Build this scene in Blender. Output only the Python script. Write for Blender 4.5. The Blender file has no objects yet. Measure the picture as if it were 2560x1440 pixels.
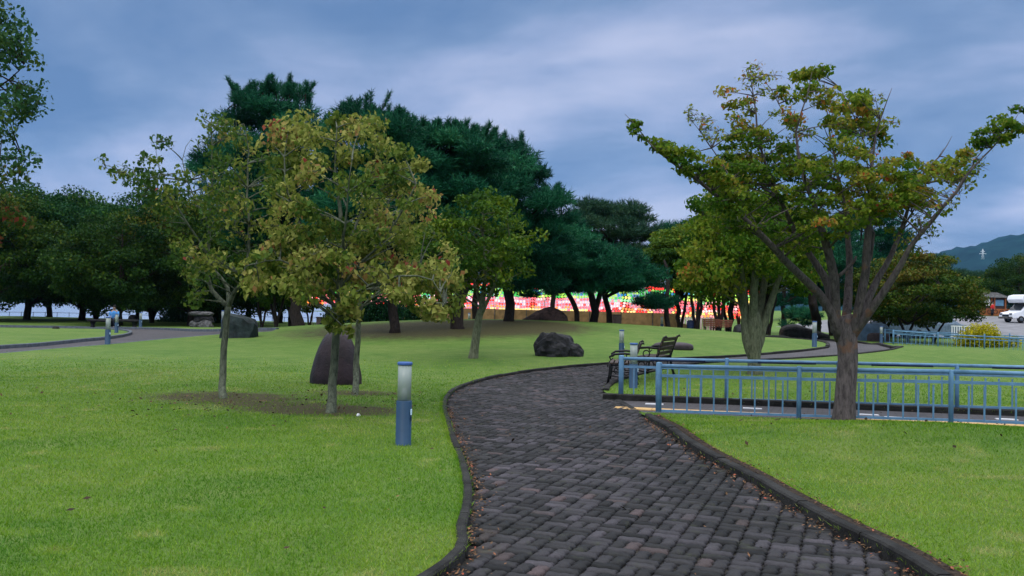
import bpy, math, random
import numpy as np
from mathutils import Vector, Matrix
from mathutils.geometry import delaunay_2d_cdt
C = bpy.context.scene.collection
SC = bpy.context.scene
PI = math.pi
# ------------------------------------------------------------------ camera
F_PX = 2240.0
CAM_H = 1.55
cam = bpy.data.cameras.new('camera'); cam_o = bpy.data.objects.new('camera', cam); C.objects.link(cam_o)
cam.sensor_width = 36; cam.lens = 36*F_PX/2560; cam.clip_start = 0.05; cam.clip_end = 9000
PITCH = math.atan(55/F_PX); ROLL = math.radians(1.1)
RM = Matrix.Rotation(PI/2+PITCH, 3, 'X') @ Matrix.Rotation(ROLL, 3, 'Z')
cam_o.matrix_world = Matrix.Translation((0, 0, CAM_H)) @ RM.to_4x4()
SC.camera = cam_o
# ------------------------------------------------------------------ light
SC.view_settings.view_transform = 'Standard'; SC.view_settings.look = 'None'
SC.view_settings.exposure = 0.30; SC.view_settings.gamma = 1.0
SUN_EL, SUN_AZ = math.radians(48), math.radians(200)
W = bpy.data.worlds.new('World'); SC.world = W; W.use_nodes = True
nt = W.node_tree; nt.nodes.clear()
def N(t, ty, **kw):
    n = t.nodes.new(ty)
    for k, v in kw.items(): setattr(n, k, v)
    return n
def mth(t, op, a, b=None, clamp=False):
    n = N(t, 'ShaderNodeMath', operation=op); n.use_clamp = clamp
    for i, v in enumerate((a, b)):
        if v is None: continue
        if isinstance(v, (int, float)): n.inputs[i].default_value = v
        else: t.links.new(v, n.inputs[i])
    return n.outputs[0]
def ramp(t, fac, stops, interp='LINEAR'):
    n = N(t, 'ShaderNodeValToRGB'); cr = n.color_ramp; cr.interpolation = interp
    while len(cr.elements) < len(stops): cr.elements.new(0.5)
    for e, (p, c) in zip(cr.elements, stops):
        e.position = p; e.color = (*c, 1) if len(c) == 3 else c
    t.links.new(fac, n.inputs[0]); return n.outputs[0]
def mixc(t, fac, a, b, mode='MIX'):
    n = N(t, 'ShaderNodeMix', data_type='RGBA', blend_type=mode)
    for s, v in ((0, fac), (6, a), (7, b)):
        if isinstance(v, (int, float)): n.inputs[s].default_value = v
        elif isinstance(v, tuple): n.inputs[s].default_value = (*v, 1)
        else: t.links.new(v, n.inputs[s])
    return n.outputs[2]
def noise(t, vec, scale, detail=4, rough=.55, dist=0.0, dim='3D'):
    n = N(t, 'ShaderNodeTexNoise', noise_dimensions=dim)
    n.inputs['Scale'].default_value = scale; n.inputs['Detail'].default_value = detail
    n.inputs['Roughness'].default_value = rough; n.inputs['Distortion'].default_value = dist
    if vec is not None: t.links.new(vec, n.inputs['Vector'])
    return n.outputs['Fac']
def combine(t, x, y, z):
    n = N(t, 'ShaderNodeCombineXYZ')
    for i, v in enumerate((x, y, z)):
        if isinstance(v, (int, float)): n.inputs[i].default_value = v
        else: t.links.new(v, n.inputs[i])
    return n.outputs[0]
tc = N(nt, 'ShaderNodeTexCoord'); sp = N(nt, 'ShaderNodeSeparateXYZ'); nt.links.new(tc.outputs['Generated'], sp.inputs[0])
zz = mth(nt, 'ADD', mth(nt, 'MAXIMUM', sp.outputs[2], 0.0), 0.16)
cx = mth(nt, 'DIVIDE', sp.outputs[0], zz); cy = mth(nt, 'DIVIDE', sp.outputs[1], zz)
cv = combine(nt, cx, mth(nt, 'ADD', cy, mth(nt, 'MULTIPLY', cx, 0.22)), 12.9)
n1 = noise(nt, cv, 0.55, 5, .50, 0.35)
n2 = noise(nt, cv, 1.5, 6, .55, 0.3)
cl = mth(nt, 'ADD', mth(nt, 'ADD', mth(nt, 'MULTIPLY', n1, 0.72), mth(nt, 'MULTIPLY', n2, 0.28)), mth(nt, 'MULTIPLY', mth(nt, 'SUBTRACT', 0.17, sp.outputs[2]), 0.22))
ccol = ramp(nt, cl, [(0.40, (0.105, 0.19, 0.365)), (0.46, (0.175, 0.262, 0.44)), (0.51, (0.28, 0.35, 0.54)), (0.57, (0.43, 0.475, 0.65))])
hi = mth(nt, 'MULTIPLY', mth(nt, 'SUBTRACT', sp.outputs[2], 0.34), 2.6, clamp=True)
over = mixc(nt, hi, ccol, (2.2, 2.25, 2.4))
nish = N(nt, 'ShaderNodeTexSky', sky_type='NISHITA'); nish.sun_disc = False
nish.sun_elevation = SUN_EL; nish.sun_rotation = SUN_AZ
b1 = N(nt, 'ShaderNodeBackground'); nt.links.new(nish.outputs[0], b1.inputs[0]); b1.inputs[1].default_value = 0.08
b2 = N(nt, 'ShaderNodeBackground'); nt.links.new(over, b2.inputs[0]); b2.inputs[1].default_value = 1.0
ms = N(nt, 'ShaderNodeMixShader'); ms.inputs[0].default_value = 0.93
nt.links.new(b1.outputs[0], ms.inputs[1]); nt.links.new(b2.outputs[0], ms.inputs[2])
wo = N(nt, 'ShaderNodeOutputWorld'); nt.links.new(ms.outputs[0], wo.inputs[0])
sun = bpy.data.lights.new('sun', 'SUN'); sun.energy = 0.8; sun.angle = math.radians(25); sun.color = (1, .97, .9)
so = bpy.data.objects.new('sun', sun); C.objects.link(so)
# nishita: rotation 0 -> +Y, clockwise towards +X
sd = Vector((math.sin(SUN_AZ)*math.cos(SUN_EL), math.cos(SUN_AZ)*math.cos(SUN_EL), math.sin(SUN_EL)))
so.rotation_euler = sd.to_track_quat('Z', 'Y').to_euler()
# ------------------------------------------------------------------ mapping from the photo to the ground
def sst(a, b, v):
    t = np.clip((v-a)/(b-a), 0, 1); return t*t*(3-2*t)
def H(x, y):
    x = np.asarray(x, float); y = np.asarray(y, float)
    z = 1.08*np.exp(-((x-0.8)/12.7)**2-((y-42.5)/12.2)**2)
    z = z + .20*np.exp(-((x-4.9)/2.6)**2-((y-10.9)/1.15)**2)
    z = z + .33*np.exp(-((x-15.5)/6.5)**2-((y-31.5)/5.5)**2)
    z = z + .05*np.sin(x*.33+1)*np.sin(y*.27)*sst(10, 20, y)
    z = z + 2.4*sst(58, 125, y)*sst(22, 40, x-(y-60)*.1)
    z = z - 2.0*sst(84, 100, y)*sst(6, 22, -x)
    return z
def h1(x, y): return float(H(x, y))
def ray(px, py): return RM @ Vector(((px-1280)/F_PX, (720-py)/F_PX, -1))
def PX(px, py, Y):
    d = ray(px, py); return Vector((0, 0, CAM_H)) + d*(Y/d.y)
LIFT = .06
def gp(px, py, lift=0.0, far=160):
    d = ray(px, py); d = d/d.y
    t = 2.0
    while t < far:
        if CAM_H+d.z*t < h1(d.x*t, t)+lift: break
        t += .05 if t < 30 else .15
    return Vector((d.x*t, t, h1(d.x*t, t)+lift))
def at(px, Y, lift=LIFT):
    """ground point under image column px at distance Y"""
    x = PX(px, 790, Y).x
    return Vector((x, Y, h1(x, Y)+lift))
# ------------------------------------------------------------------ object helpers
def tag(o, label=None, cat=None, group=None, kind=None):
    if label: o['label'] = label
    if cat: o['category'] = cat
    if group: o['group'] = group
    if kind: o['kind'] = kind
    return o
def empty(name, loc, rz=0, label=None, cat=None, group=None):
    o = bpy.data.objects.new(name, None); C.objects.link(o); o.location = loc; o.rotation_euler = (0, 0, rz)
    o.empty_display_size = .2
    return tag(o, label, cat, group)
def copy_tree(o, parent=None):
    c = o.copy(); C.objects.link(c); c.parent = parent
    for ch in list(o.children): copy_tree(ch, c)
    return c
class MB:
    def __init__(s): s.v = []; s.f = []; s.m = []; s.sm = []
    def add(s, vs, fs, mi=0, smooth=False):
        b = len(s.v); s.v += [tuple(v) for v in vs]
        s.f += [tuple(i+b for i in f) for f in fs]; s.m += [mi]*len(fs); s.sm += [smooth]*len(fs)
    def box(s, c, d, rz=0, mi=0, rot=None):
        R = rot if rot is not None else Matrix.Rotation(rz, 3, 'Z')
        c = Vector(c); vs = []
        for z in (-.5, .5):
            for x, y in ((-.5, -.5), (.5, -.5), (.5, .5), (-.5, .5)):
                vs.append(c + R @ Vector((x*d[0], y*d[1], z*d[2])))
        s.add(vs, [(3, 2, 1, 0), (4, 5, 6, 7), (0, 1, 5, 4), (1, 2, 6, 5), (2, 3, 7, 6), (3, 0, 4, 7)], mi)
    def bar(s, a, b, w, h, mi=0):
        a = Vector(a); b = Vector(b); d = (b-a); L = d.length; d.normalize()
        up = Vector((0, 0, 1)) if abs(d.z) < .95 else Vector((0, 1, 0))
        sx = d.cross(up).normalized(); u = sx.cross(d)
        R = Matrix((sx, d, u)).transposed()
        s.box((a+b)/2, (w, L, h), mi=mi, rot=R)
    def tube(s, pts, rad, n=7, cap=True, mi=0, wob=0, rng=None):
        pts = [Vector(p) for p in pts]; k = len(pts)
        if isinstance(rad, (int, float)): rad = [rad]*k
        vs = []; prev = None
        for i, p in enumerate(pts):
            d = (pts[min(i+1, k-1)]-pts[max(i-1, 0)])
            if d.length < 1e-7: d = Vector((0, 0, 1))
            d.normalize()
            if prev is None:
                a = Vector((1, 0, 0)) if abs(d.x) < .9 else Vector((0, 1, 0)); u = (a-d*a.dot(d)).normalized()
            else:
                u = prev-d*prev.dot(d)
                u = u.normalized() if u.length > 1e-6 else d.orthogonal().normalized()
            prev = u; w = d.cross(u)
            for j in range(n):
                t = 2*PI*j/n; r = rad[i]
                if wob: r *= 1+wob*math.sin(t*3+i*.35+7*rad[0])*.6+wob*(rng.random()-.5)
                vs.append(p+u*math.cos(t)*r+w*math.sin(t)*r)
        fs = [(i*n+j, i*n+(j+1) % n, (i+1)*n+(j+1) % n, (i+1)*n+j) for i in range(k-1) for j in range(n)]
        if cap: fs += [tuple(range(n-1, -1, -1)), tuple(range((k-1)*n, k*n))]
        s.add(vs, fs, mi, True)
    def lathe(s, c, prof, n=20, mi=0, smooth=True):
        c = Vector(c); vs = []
        for r, z in prof:
            for j in range(n): vs.append(c+Vector((r*math.cos(2*PI*j/n), r*math.sin(2*PI*j/n), z)))
        k = len(prof)
        fs = [(i*n+j, i*n+(j+1) % n, (i+1)*n+(j+1) % n, (i+1)*n+j) for i in range(k-1) for j in range(n)]
        fs += [tuple(range(n-1, -1, -1)), tuple(range((k-1)*n, k*n))]
        s.add(vs, fs, mi, smooth)
    def build(s, name, mats, parent=None, origin=None, bevel=0):
        me = bpy.data.meshes.new(name)
        o3 = Vector(origin) if origin is not None else Vector((0, 0, 0))
        vs = [tuple(Vector(v)-o3) for v in s.v] if origin is not None else s.v
        me.from_pydata(vs, [], s.f); me.update()
        me.polygons.foreach_set('material_index', s.m); me.polygons.foreach_set('use_smooth', s.sm)
        for m in (mats if isinstance(mats, (list, tuple)) else [mats]): me.materials.append(m)
        o = bpy.data.objects.new(name, me); C.objects.link(o)
        if parent is not None: o.parent = parent
        if origin is not None and parent is None: o.location = o3
        if bevel:
            b = o.modifiers.new('bevel', 'BEVEL'); b.width = bevel; b.segments = 2; b.limit_method = 'ANGLE'
        return o
def fast_mesh(name, V, nper, F, tint, mat, parent=None, smooth=False):
    """V (N*k,3); F (M,nper) ; tint (M,)"""
    me = bpy.data.meshes.new(name)
    V = np.ascontiguousarray(V, dtype=np.float32); F = np.ascontiguousarray(F, dtype=np.int32)
    me.vertices.add(len(V)); me.vertices.foreach_set('co', V.ravel())
    me.loops.add(F.size); me.loops.foreach_set('vertex_index', F.ravel())
    me.polygons.add(len(F)); me.polygons.foreach_set('loop_start', np.arange(0, F.size, nper, dtype=np.int32))
    me.update(calc_edges=True)
    if smooth: me.polygons.foreach_set('use_smooth', np.ones(len(F), bool))
    if tint is not None:
        a = me.attributes.new('tint', 'FLOAT', 'FACE'); a.data.foreach_set('value', np.ascontiguousarray(tint, np.float32))
    me.materials.append(mat)
    o = bpy.data.objects.new(name, me); C.objects.link(o)
    if parent is not None: o.parent = parent
    return o
# ------------------------------------------------------------------ materials
def newmat(name):
    m = bpy.data.materials.new(name); m.use_nodes = True; t = m.node_tree; t.nodes.clear()
    out = N(t, 'ShaderNodeOutputMaterial'); return m, t, out
def pbr(name, col, rough=.7, metal=0, var=.25, scale=6, bump=.0, bscale=40, col2=None, cscale=None, spec=.2):
    m, t, out = newmat(name)
    b = N(t, 'ShaderNodeBsdfPrincipled'); b.inputs['Roughness'].default_value = rough; b.inputs['Metallic'].default_value = metal
    b.inputs['Specular IOR Level'].default_value = spec
    co = N(t, 'ShaderNodeTexCoord').outputs['Object']
    n = noise(t, co, scale, 5, .6)
    c2 = col2 if col2 else tuple(c*(1-var) for c in col)
    c1 = col if col2 else tuple(min(1, c*(1+var)) for c in col)
    cc = ramp(t, n, [(.35, c2), (.65, c1)])
    t.links.new(cc, b.inputs['Base Color'])
    if bump:
        bn = noise(t, co, bscale, 6, .65); bu = N(t, 'ShaderNodeBump'); bu.inputs['Strength'].default_value = bump; bu.inputs['Distance'].default_value = .03
        t.links.new(bn, bu.inputs['Height']); t.links.new(bu.outputs[0], b.inputs['Normal'])
    t.links.new(b.outputs[0], out.inputs[0]); return m
def leafmat(name, stops, trans=.35, rough=.6, spec=.08):
    m, t, out = newmat(name)
    a = N(t, 'ShaderNodeAttribute', attribute_name='tint')
    cc = ramp(t, a.outputs['Fac'], stops)
    b = N(t, 'ShaderNodeBsdfPrincipled'); b.inputs['Roughness'].default_value = rough; b.inputs['Specular IOR Level'].default_value = spec
    t.links.new(cc, b.inputs['Base Color'])
    tr = N(t, 'ShaderNodeBsdfTranslucent'); t.links.new(cc, tr.inputs['Color'])
    mx = N(t, 'ShaderNodeMixShader'); mx.inputs[0].default_value = trans
    t.links.new(b.outputs[0], mx.inputs[1]); t.links.new(tr.outputs[0], mx.inputs[2]); t.links.new(mx.outputs[0], out.inputs[0])
    return m
def emit(name, col, st):
    m, t, out = newmat(name); e = N(t, 'ShaderNodeEmission'); e.inputs[0].default_value = (*col, 1); e.inputs[1].default_value = st
    t.links.new(e.outputs[0], out.inputs[0]); return m
def barkmat(name, c1, c2, patch=None, vs=1.0):
    m, t, out = newmat(name)
    b = N(t, 'ShaderNodeBsdfPrincipled'); b.inputs['Roughness'].default_value = .9; b.inputs['Specular IOR Level'].default_value = .15
    co = N(t, 'ShaderNodeTexCoord').outputs['Object']
    mp = N(t, 'ShaderNodeMapping'); mp.inputs['Scale'].default_value = (1, 1, .3*vs); t.links.new(co, mp.inputs[0])
    n = noise(t, mp.outputs[0], 22, 6, .7, .5); cc = ramp(t, n, [(.35, c1), (.62, c2)])
    if patch:
        n2_ = noise(t, co, 2.3, 3, .6); sz_ = N(t, 'ShaderNodeSeparateXYZ'); t.links.new(co, sz_.inputs[0]); n2_ = mth(t, 'SUBTRACT', n2_, mth(t, 'MULTIPLY', mth(t, 'ABSOLUTE', mth(t, 'SUBTRACT', sz_.outputs[2], 1.1)), .10)); f = ramp(t, n2_, [(.54, (0, 0, 0)), (.60, (.8, .8, .8))]); cc = mixc(t, f, cc, patch)
    t.links.new(cc, b.inputs['Base Color'])
    bu = N(t, 'ShaderNodeBump'); bu.inputs['Strength'].default_value = .8; bu.inputs['Distance'].default_value = .02
    t.links.new(n, bu.inputs['Height']); t.links.new(bu.outputs[0], b.inputs['Normal'])
    t.links.new(b.outputs[0], out.inputs[0]); return m
M = {}
M['bark_pale'] = barkmat('bark_pale', (.035, .045, .03), (.13, .145, .10))
M['bark_big'] = barkmat('bark_big', (.040, .034, .034), (.13, .11, .105), (.17, .09, .055))
M['bark_mid'] = barkmat('bark_mid', (.05, .06, .035), (.15, .16, .10))
M['bark_dark'] = barkmat('bark_dark', (.010, .008, .007), (.035, .027, .023))
M['leaf_maple'] = leafmat('leaf_maple', [(0, (.035, .085, .02)), (.30, (.065, .125, .018)), (.55, (.155, .195, .030)), (.80, (.33, .33, .085)), (.95, (.34, .17, .07)), (1, (.25, .05, .04))], .35)
M['leaf_spread'] = leafmat('leaf_spread', [(0, (.03, .09, .008)), (.35, (.070, .145, .010)), (.62, (.165, .215, .018)), (.82, (.27, .25, .035)), (.93, (.38, .15, .03)), (1, (.45, .09, .03))], .42)
M['leaf_young'] = leafmat('leaf_young', [(0, (.010, .045, .008)), (.5, (.042, .100, .010)), (.85, (.105, .165, .010)), (1, (.16, .15, .015))], .3)
M['leaf_dark'] = leafmat('leaf_dark', [(0, (.004, .026, .012)), (.5, (.012, .058, .015)), (.88, (.038, .105, .012)), (1, (.06, .10, .012))], .2)
M['leaf_olive'] = leafmat('leaf_olive', [(0, (.006, .026, .007)), (.5, (.022, .062, .008)), (.85, (.065, .10, .008)), (1, (.11, .085, .012))], .25)
M['needle'] = leafmat('needle', [(0, (.003, .032, .020)), (.5, (.010, .085, .040)), (.9, (.026, .155, .066)), (1, (.05, .16, .05))], .15)
M['needle_far'] = leafmat('needle_far', [(0, (.007, .032, .022)), (.5, (.018, .058, .030)), (1, (.045, .095, .035))], .15)
M['leaf_yellow'] = leafmat('leaf_yellow', [(0, (.07, .12, .01)), (.5, (.42, .38, .01)), (1, (.75, .62, .02))], .3)
M['leaf_edge'] = leafmat('leaf_edge', [(0, (.02, .06, .03)), (.5, (.035, .10, .03)), (.85, (.08, .12, .02)), (.93, (.16, .08, .03)), (1, (.22, .05, .03))], .3)
M['fence'] = pbr('fence_paint', (.115, .235, .37), .42, 0, .16, 7)
M['grip'] = pbr('grip_strip', (.012, .022, .06), .5)
M['stone_dark'] = pbr('stone_dark', (.016, .016, .018), .65, 0, .7, 5, 1.0, 14)
M['stone_brown'] = pbr('stone_brown', (.045, .026, .022), .8, 0, .7, 4, 1.0, 10)
M['stone_green'] = pbr('stone_green', (.014, .022, .022), .7, 0, .6, 3, .9, 8)
M['stone_grey'] = pbr('stone_grey', (.075, .075, .075), .8, 0, .6, 4, .9, 10)
M['stone_slab'] = pbr('stone_slab', (.045, .035, .042), .6, 0, .3, 5, .4, 18)
M['kerb'] = pbr('kerb_stone', (.020, .020, .019), .9, 0, .5, 5, .6, 30)
M['kerb_pale'] = pbr('kerb_pale', (.085, .10, .12), .9, 0, .25, 5)
M['iron'] = pbr('cast_iron', (.01, .01, .012), .45)
M['slat'] = pbr('bench_wood', (.05, .035, .028), .6, 0, .35, 9)
M['lamp_base'] = pbr('lamp_paint', (.020, .055, .105), .45, 0, .10, 4)
M['lamp_cap'] = pbr('lamp_cap', (.05, .11, .30), .4, 0, .08, 5)
M['white'] = pbr('white_paint', (.75, .76, .78), .5, 0, .05, 3)
M['glassdark'] = pbr('dark_glass', (.015, .02, .025), .1)
M['rubber'] = pbr('rubber', (.015, .015, .015), .8)
# ------------------------------------------------------------------ outlines of the paths (photo pixels dropped on the ground)
def catmull(P, step):
    P = [Vector((p[0], p[1], 0)) for p in P]; out = []
    for i in range(len(P)-1):
        p0 = P[max(i-1, 0)]; p1 = P[i]; p2 = P[i+1]; p3 = P[min(i+2, len(P)-1)]
        st = max(step, .012*p1.y) if p1.y > 0 else step
        n = max(1, int((p2-p1).length/st))
        for k in range(n):
            t = k/n
            out.append(.5*((2*p1)+(p2-p0)*t+(2*p0-5*p1+4*p2-p3)*t*t+(3*p1-p0-3*p2+p3)*t**3))
    out.append(P[-1]); return [(p.x, p.y) for p in out]
def G2(*pts): return [tuple(gp(*p)[:2]) for p in pts]
left_edge = catmull([(-3.2, -3), (-2.1, .5), (-1.15, 3.2)]+G2((1128, 1440), (1166, 1340), (1180, 1270), (1176, 1215), (1160, 1160), (1140, 1110), (1125, 1060), (1116, 1028), (1122, 1000), (1150, 976), (1210, 955), (1300, 937), (1400, 924), (1480, 917), (1542, 912), (1680, 902), (1790, 897), (1917, 888), (2020, 879), (2072, 871)), .22)
back_edge = catmull(G2((2072, 871), (2070, 862), (2020, 853), (1950, 848), (1890, 845)), .3)
back_out = catmull(G2((1890, 842), (1950, 844), (2020, 848), (2075, 852), (2153, 859), (2205, 867), (2250, 872)), .4)
right_far = catmull(G2((2250, 872), (2225, 879), (2180, 885), (2110, 892), (2000, 900), (1850, 908), (1720, 917), (1620, 936), (1550, 955), (1517, 970), (1507, 985)), .25)
mouth = catmull(G2((1507, 985), (1545, 1008), (1580, 1030), (1612, 1050)), .22)
right_edge = catmull(G2((1612, 1050), (1700, 1112), (1850, 1200), (1960, 1268), (2100, 1349), (2270, 1440))+[(2.35, 3.2), (1.9, .5), (1.0, -3)], .22)
path_loop = left_edge[:-1]+back_edge[:-1]+back_out[:-1]+right_far[:-1]+mouth[:-1]+right_edge
# ramp walk between the two blue railings
FA, FB = gp(1552, 1001), gp(2392, 1033)       # far railing
NA, NB = gp(1646, 1041), gp(2377, 1071)       # near railing
fd = (FB-FA).normalized(); nd = (NB-NA).normalized()
ramp_far = [tuple((FA-fd*.35+Vector((0, -.16, 0)))[:2]), tuple((FA+fd*14+Vector((0, -.16, 0)))[:2])]
ramp_near = [tuple((NA+nd*14+Vector((0, -.12, 0)))[:2]), tuple((NA-nd*.32+Vector((0, -.12, 0)))[:2])]
ramp_loop = [mouth[0], ramp_far[0], ramp_far[1], ramp_near[0], ramp_near[1], mouth[-1]]+[p for p in mouth[1:-1]][::-1]
# park path on the left
lp_near = catmull(G2((-420, 930), (-200, 905), (0, 888), (120, 877), (268, 865), (400, 852), (550, 839), (680, 832)), .5)
lp_far = catmull(G2((690, 827), (555, 829), (400, 825), (250, 822), (60, 819), (-300, 815)), .8)
isl = catmull(G2((-300, 899), (0, 874), (100, 867), (200, 857), (290, 847), (328, 838), (322, 831), (270, 826), (200, 824), (60, 822), (-300, 819)), .5)
lp_loop = lp_near+lp_far; isl_loop = isl
def inside(pts, loop):
    x, y = pts[:, 0], pts[:, 1]; r = np.zeros(len(pts), bool); L = np.array(loop); n = len(L)
    for i in range(n):
        x1, y1 = L[i]; x2, y2 = L[(i+1) % n]
        if y1 == y2: continue
        c = ((y1 > y) != (y2 > y)) & (x < (x2-x1)*(y-y1)/(y2-y1)+x1); r ^= c
    return r
# ------------------------------------------------------------------ one sheet, cut along the outlines
rg = random.Random(5)
pts = []; y = -4.0
while y < 330:
    sy = .35 if y < 16 else (.6 if y < 35 else (1.3 if y < 60 else (3.5 if y < 130 else 14)))
    sx = sy*1.25; hw = 14+max(y, 0)*.95; x = -hw
    while x < hw: pts.append((x+rg.uniform(-.2, .2)*sx, y+rg.uniform(-.2, .2)*sy)); x += sx
    y += sy
nc = len(pts); edges = []
for loop in (path_loop, ramp_loop, lp_loop, isl_loop):
    b = len(pts); pts += loop; edges += [(b+i, b+(i+1) % len(loop)) for i in range(len(loop))]
ov, oe, of, *_ = delaunay_2d_cdt([Vector(p) for p in pts], edges, [], 0, 1e-4)
V2 = np.array([tuple(v) for v in ov]); F2 = np.array([f for f in of if len(f) == 3])
cen = V2[F2].mean(1)
inM = inside(cen, path_loop); inR = inside(cen, ramp_loop) & ~inM
inL = inside(cen, lp_loop) & ~inside(cen, isl_loop)
hard = inM | inR | inL
ZG = H(V2[:, 0], V2[:, 1])
def sheet(name, mask, lift, mat):
    f = F2[mask]; u, inv = np.unique(f, return_inverse=True); inv = inv.reshape(f.shape)
    v = np.column_stack([V2[u], ZG[u]+lift])
    o = fast_mesh(name, v, 3, inv, None, mat, smooth=True); tag(o, kind='structure'); return o
# soil under the trees (bare earth, needle litter); on the mound partly painted-in shade
bx = [gp(558, 998), gp(828, 1036), gp(895, 990), gp(2108, 1062)]
def soil(x, y):
    s = 0*x
    for (p, a, b, k) in ((bx[0], 1.15, .75, 1.2), (bx[1], 1.1, .62, 1.4), (bx[2], .9, .6, 1.1)):
        s = s+k*np.exp(-((x-p.x)/a)**2-((y-p.y+.1)/b)**2)
    s = s+.62*np.exp(-((x-bx[0].x-.9)/2.1)**2-((y-bx[0].y+1.0)/1.0)**2)
    s = s+.60*np.exp(-((x-bx[3].x+.2)/1.9)**2-((y-bx[3].y+.8)/.55)**2)
    e = np.exp(-(((x+3.0)/6.6)**2+((y-35.5)/5.2)**2)**1.5); s = s+1.05*e  # wide mound patch: brown litter, with the pines' shade painted into the ground colour
    s = s+1.0*np.exp(-((x-.2)/2.6)**2-((y-38.5)/3.4)**2)
    return s
def soil_attr(o):
    me = o.data; n = len(me.vertices); co = np.empty(n*3, np.float32); me.vertices.foreach_get('co', co); co = co.reshape(-1, 3)
    a = me.attributes.new('soil', 'FLOAT', 'POINT'); a.data.foreach_set('value', soil(co[:, 0].astype(float), co[:, 1].astype(float)).astype(np.float32))
m, t, out = newmat('lawn')
pos = N(t, 'ShaderNodeNewGeometry').outputs['Position']
pn1 = noise(t, pos, .35, 4, .6, .4); pn2 = noise(t, pos, 2.2, 5, .65); pn3 = noise(t, pos, 60, 3, .8)
g1 = ramp(t, pn1, [(.36, (.060, .128, .014)), (.50, (.095, .162, .024)), (.64, (.135, .182, .040))])
g2 = mixc(t, .55, g1, ramp(t, pn2, [(.34, (.050, .120, .014)), (.5, (.090, .160, .024)), (.66, (.130, .186, .042))]))
g3 = mixc(t, .75, g2, ramp(t, pn3, [(.30, (.25, .30, .25)), (.5, (.9, .95, .9)), (.7, (1.5, 1.45, 1.5))]), 'MULTIPLY')
sa = N(t, 'ShaderNodeAttribute', attribute_name='soil').outputs['Fac']
sn = mth(t, 'ADD', sa, mth(t, 'MULTIPLY', mth(t, 'SUBTRACT', noise(t, pos, 3.4, 6, .75), .5), 1.3))
sf = ramp(t, sn, [(.38, (0, 0, 0)), (.85, (.9, .9, .9))])
sc_ = ramp(t, noise(t, pos, 14, 5, .7), [(.3, (.026, .018, .008)), (.55, (.056, .042, .018)), (.75, (.08, .085, .022))])
gc = mixc(t, sf, g3, sc_)
b = N(t, 'ShaderNodeBsdfPrincipled'); b.inputs['Roughness'].default_value = .85; b.inputs['Specular IOR Level'].default_value = .2
t.links.new(gc, b.inputs['Base Color'])
bu = N(t, 'ShaderNodeBump'); bu.inputs['Strength'].default_value = .7; bu.inputs['Distance'].default_value = .03
t.links.new(pn3, bu.inputs['Height']); t.links.new(bu.outputs[0], b.inputs['Normal']); t.links.new(b.outputs[0], out.inputs[0])
M['lawn'] = m
m, t, out = newmat('path_bed')
pos = N(t, 'ShaderNodeNewGeometry').outputs['Position']
mp = N(t, 'ShaderNodeMapping'); mp.inputs['Rotation'].default_value = (0, 0, math.radians(20)); t.links.new(pos, mp.inputs[0])
bk = N(t, 'ShaderNodeTexBrick'); t.links.new(mp.outputs[0], bk.inputs['Vector']); bk.inputs['Scale'].default_value = 1
bk.inputs['Brick Width'].default_value = .22; bk.inputs['Row Height'].default_value = .11; bk.inputs['Mortar Size'].default_value = .008
bk.inputs['Color1'].default_value = (.045, .042, .046, 1); bk.inputs['Color2'].default_value = (.066, .060, .066, 1); bk.inputs['Mortar'].default_value = (.02, .02, .018, 1)
n_ = noise(t, pos, .8, 5, .65); cc = mixc(t, .8, bk.outputs['Color'], ramp(t, n_, [(.35, (.55, .55, .55)), (.65, (1.15, 1.1, 1.1))]), 'MULTIPLY')
b = N(t, 'ShaderNodeBsdfPrincipled'); b.inputs['Roughness'].default_value = .7; b.inputs['Specular IOR Level'].default_value = .3; t.links.new(cc, b.inputs['Base Color']); t.links.new(b.outputs[0], out.inputs[0])
M['paving_far'] = m
M['bed'] = pbr('joint_soil', (.022, .020, .016), .95, 0, .4, 8)
M['asphalt'] = pbr('asphalt', (.16, .16, .17), .8, 0, .2, 1)
NEARY = 26.0
lawn = sheet('lawn', ~hard, LIFT, M['lawn']); soil_attr(lawn)
sheet('path_bed', inM & (cen[:, 1] < NEARY), 0, M['bed'])
sheet('path', (inM & (cen[:, 1] >= NEARY)) | inL, .012, M['paving_far'])
sheet('ramp_walk', inR, .012, M['paving_far'])
gb = MB(); gb.add([(-2500, -60, -2.6), (2500, -60, -2.6), (2500, 4500, -2.6), (-2500, 4500, -2.6)], [(0, 1, 2, 3)])
M['field'] = pbr('field_grass', (.05, .09, .03), .9, 0, .4, .02)
tag(gb.build('ground', M['field']), kind='structure')
# ------------------------------------------------------------------ pavers: basket weave blocks with wavy sides, one mesh surface
rg = np.random.default_rng(3)
ang = math.radians(20.5); ca, sa2 = math.cos(ang), math.sin(ang)   # axis A runs away from the camera, 20 deg to the right
m, t, out = newmat('pavers')
a = N(t, 'ShaderNodeAttribute', attribute_name='tint'); pos = N(t, 'ShaderNodeNewGeometry').outputs['Position']
c0 = ramp(t, a.outputs['Fac'], [(0, (.007, .0075, .008)), (.4, (.019, .019, .020)), (.75, (.040, .038, .043)), (.95, (.054, .050, .056)), (1, (.060, .046, .046))])
n_ = noise(t, pos, .9, 5, .65, .3); c1 = mixc(t, .9, c0, ramp(t, n_, [(.36, (.45, .47, .42)), (.50, (.90, .90, .90)), (.64, (1.5, 1.45, 1.5))]), 'MULTIPLY')
n2_ = noise(t, pos, 55, 4, .7); c1 = mixc(t, .6, c1, ramp(t, n2_, [(.3, (.55, .55, .55)), (.7, (1.35, 1.35, 1.35))]), 'MULTIPLY')
n3_ = noise(t, pos, 5.5, 4, .7); c1 = mixc(t, mth(t, 'MULTIPLY', ramp(t, n3_, [(.58, (0, 0, 0)), (.70, (1, 1, 1))]), .55), c1, (.035, .040, .022))
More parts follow.
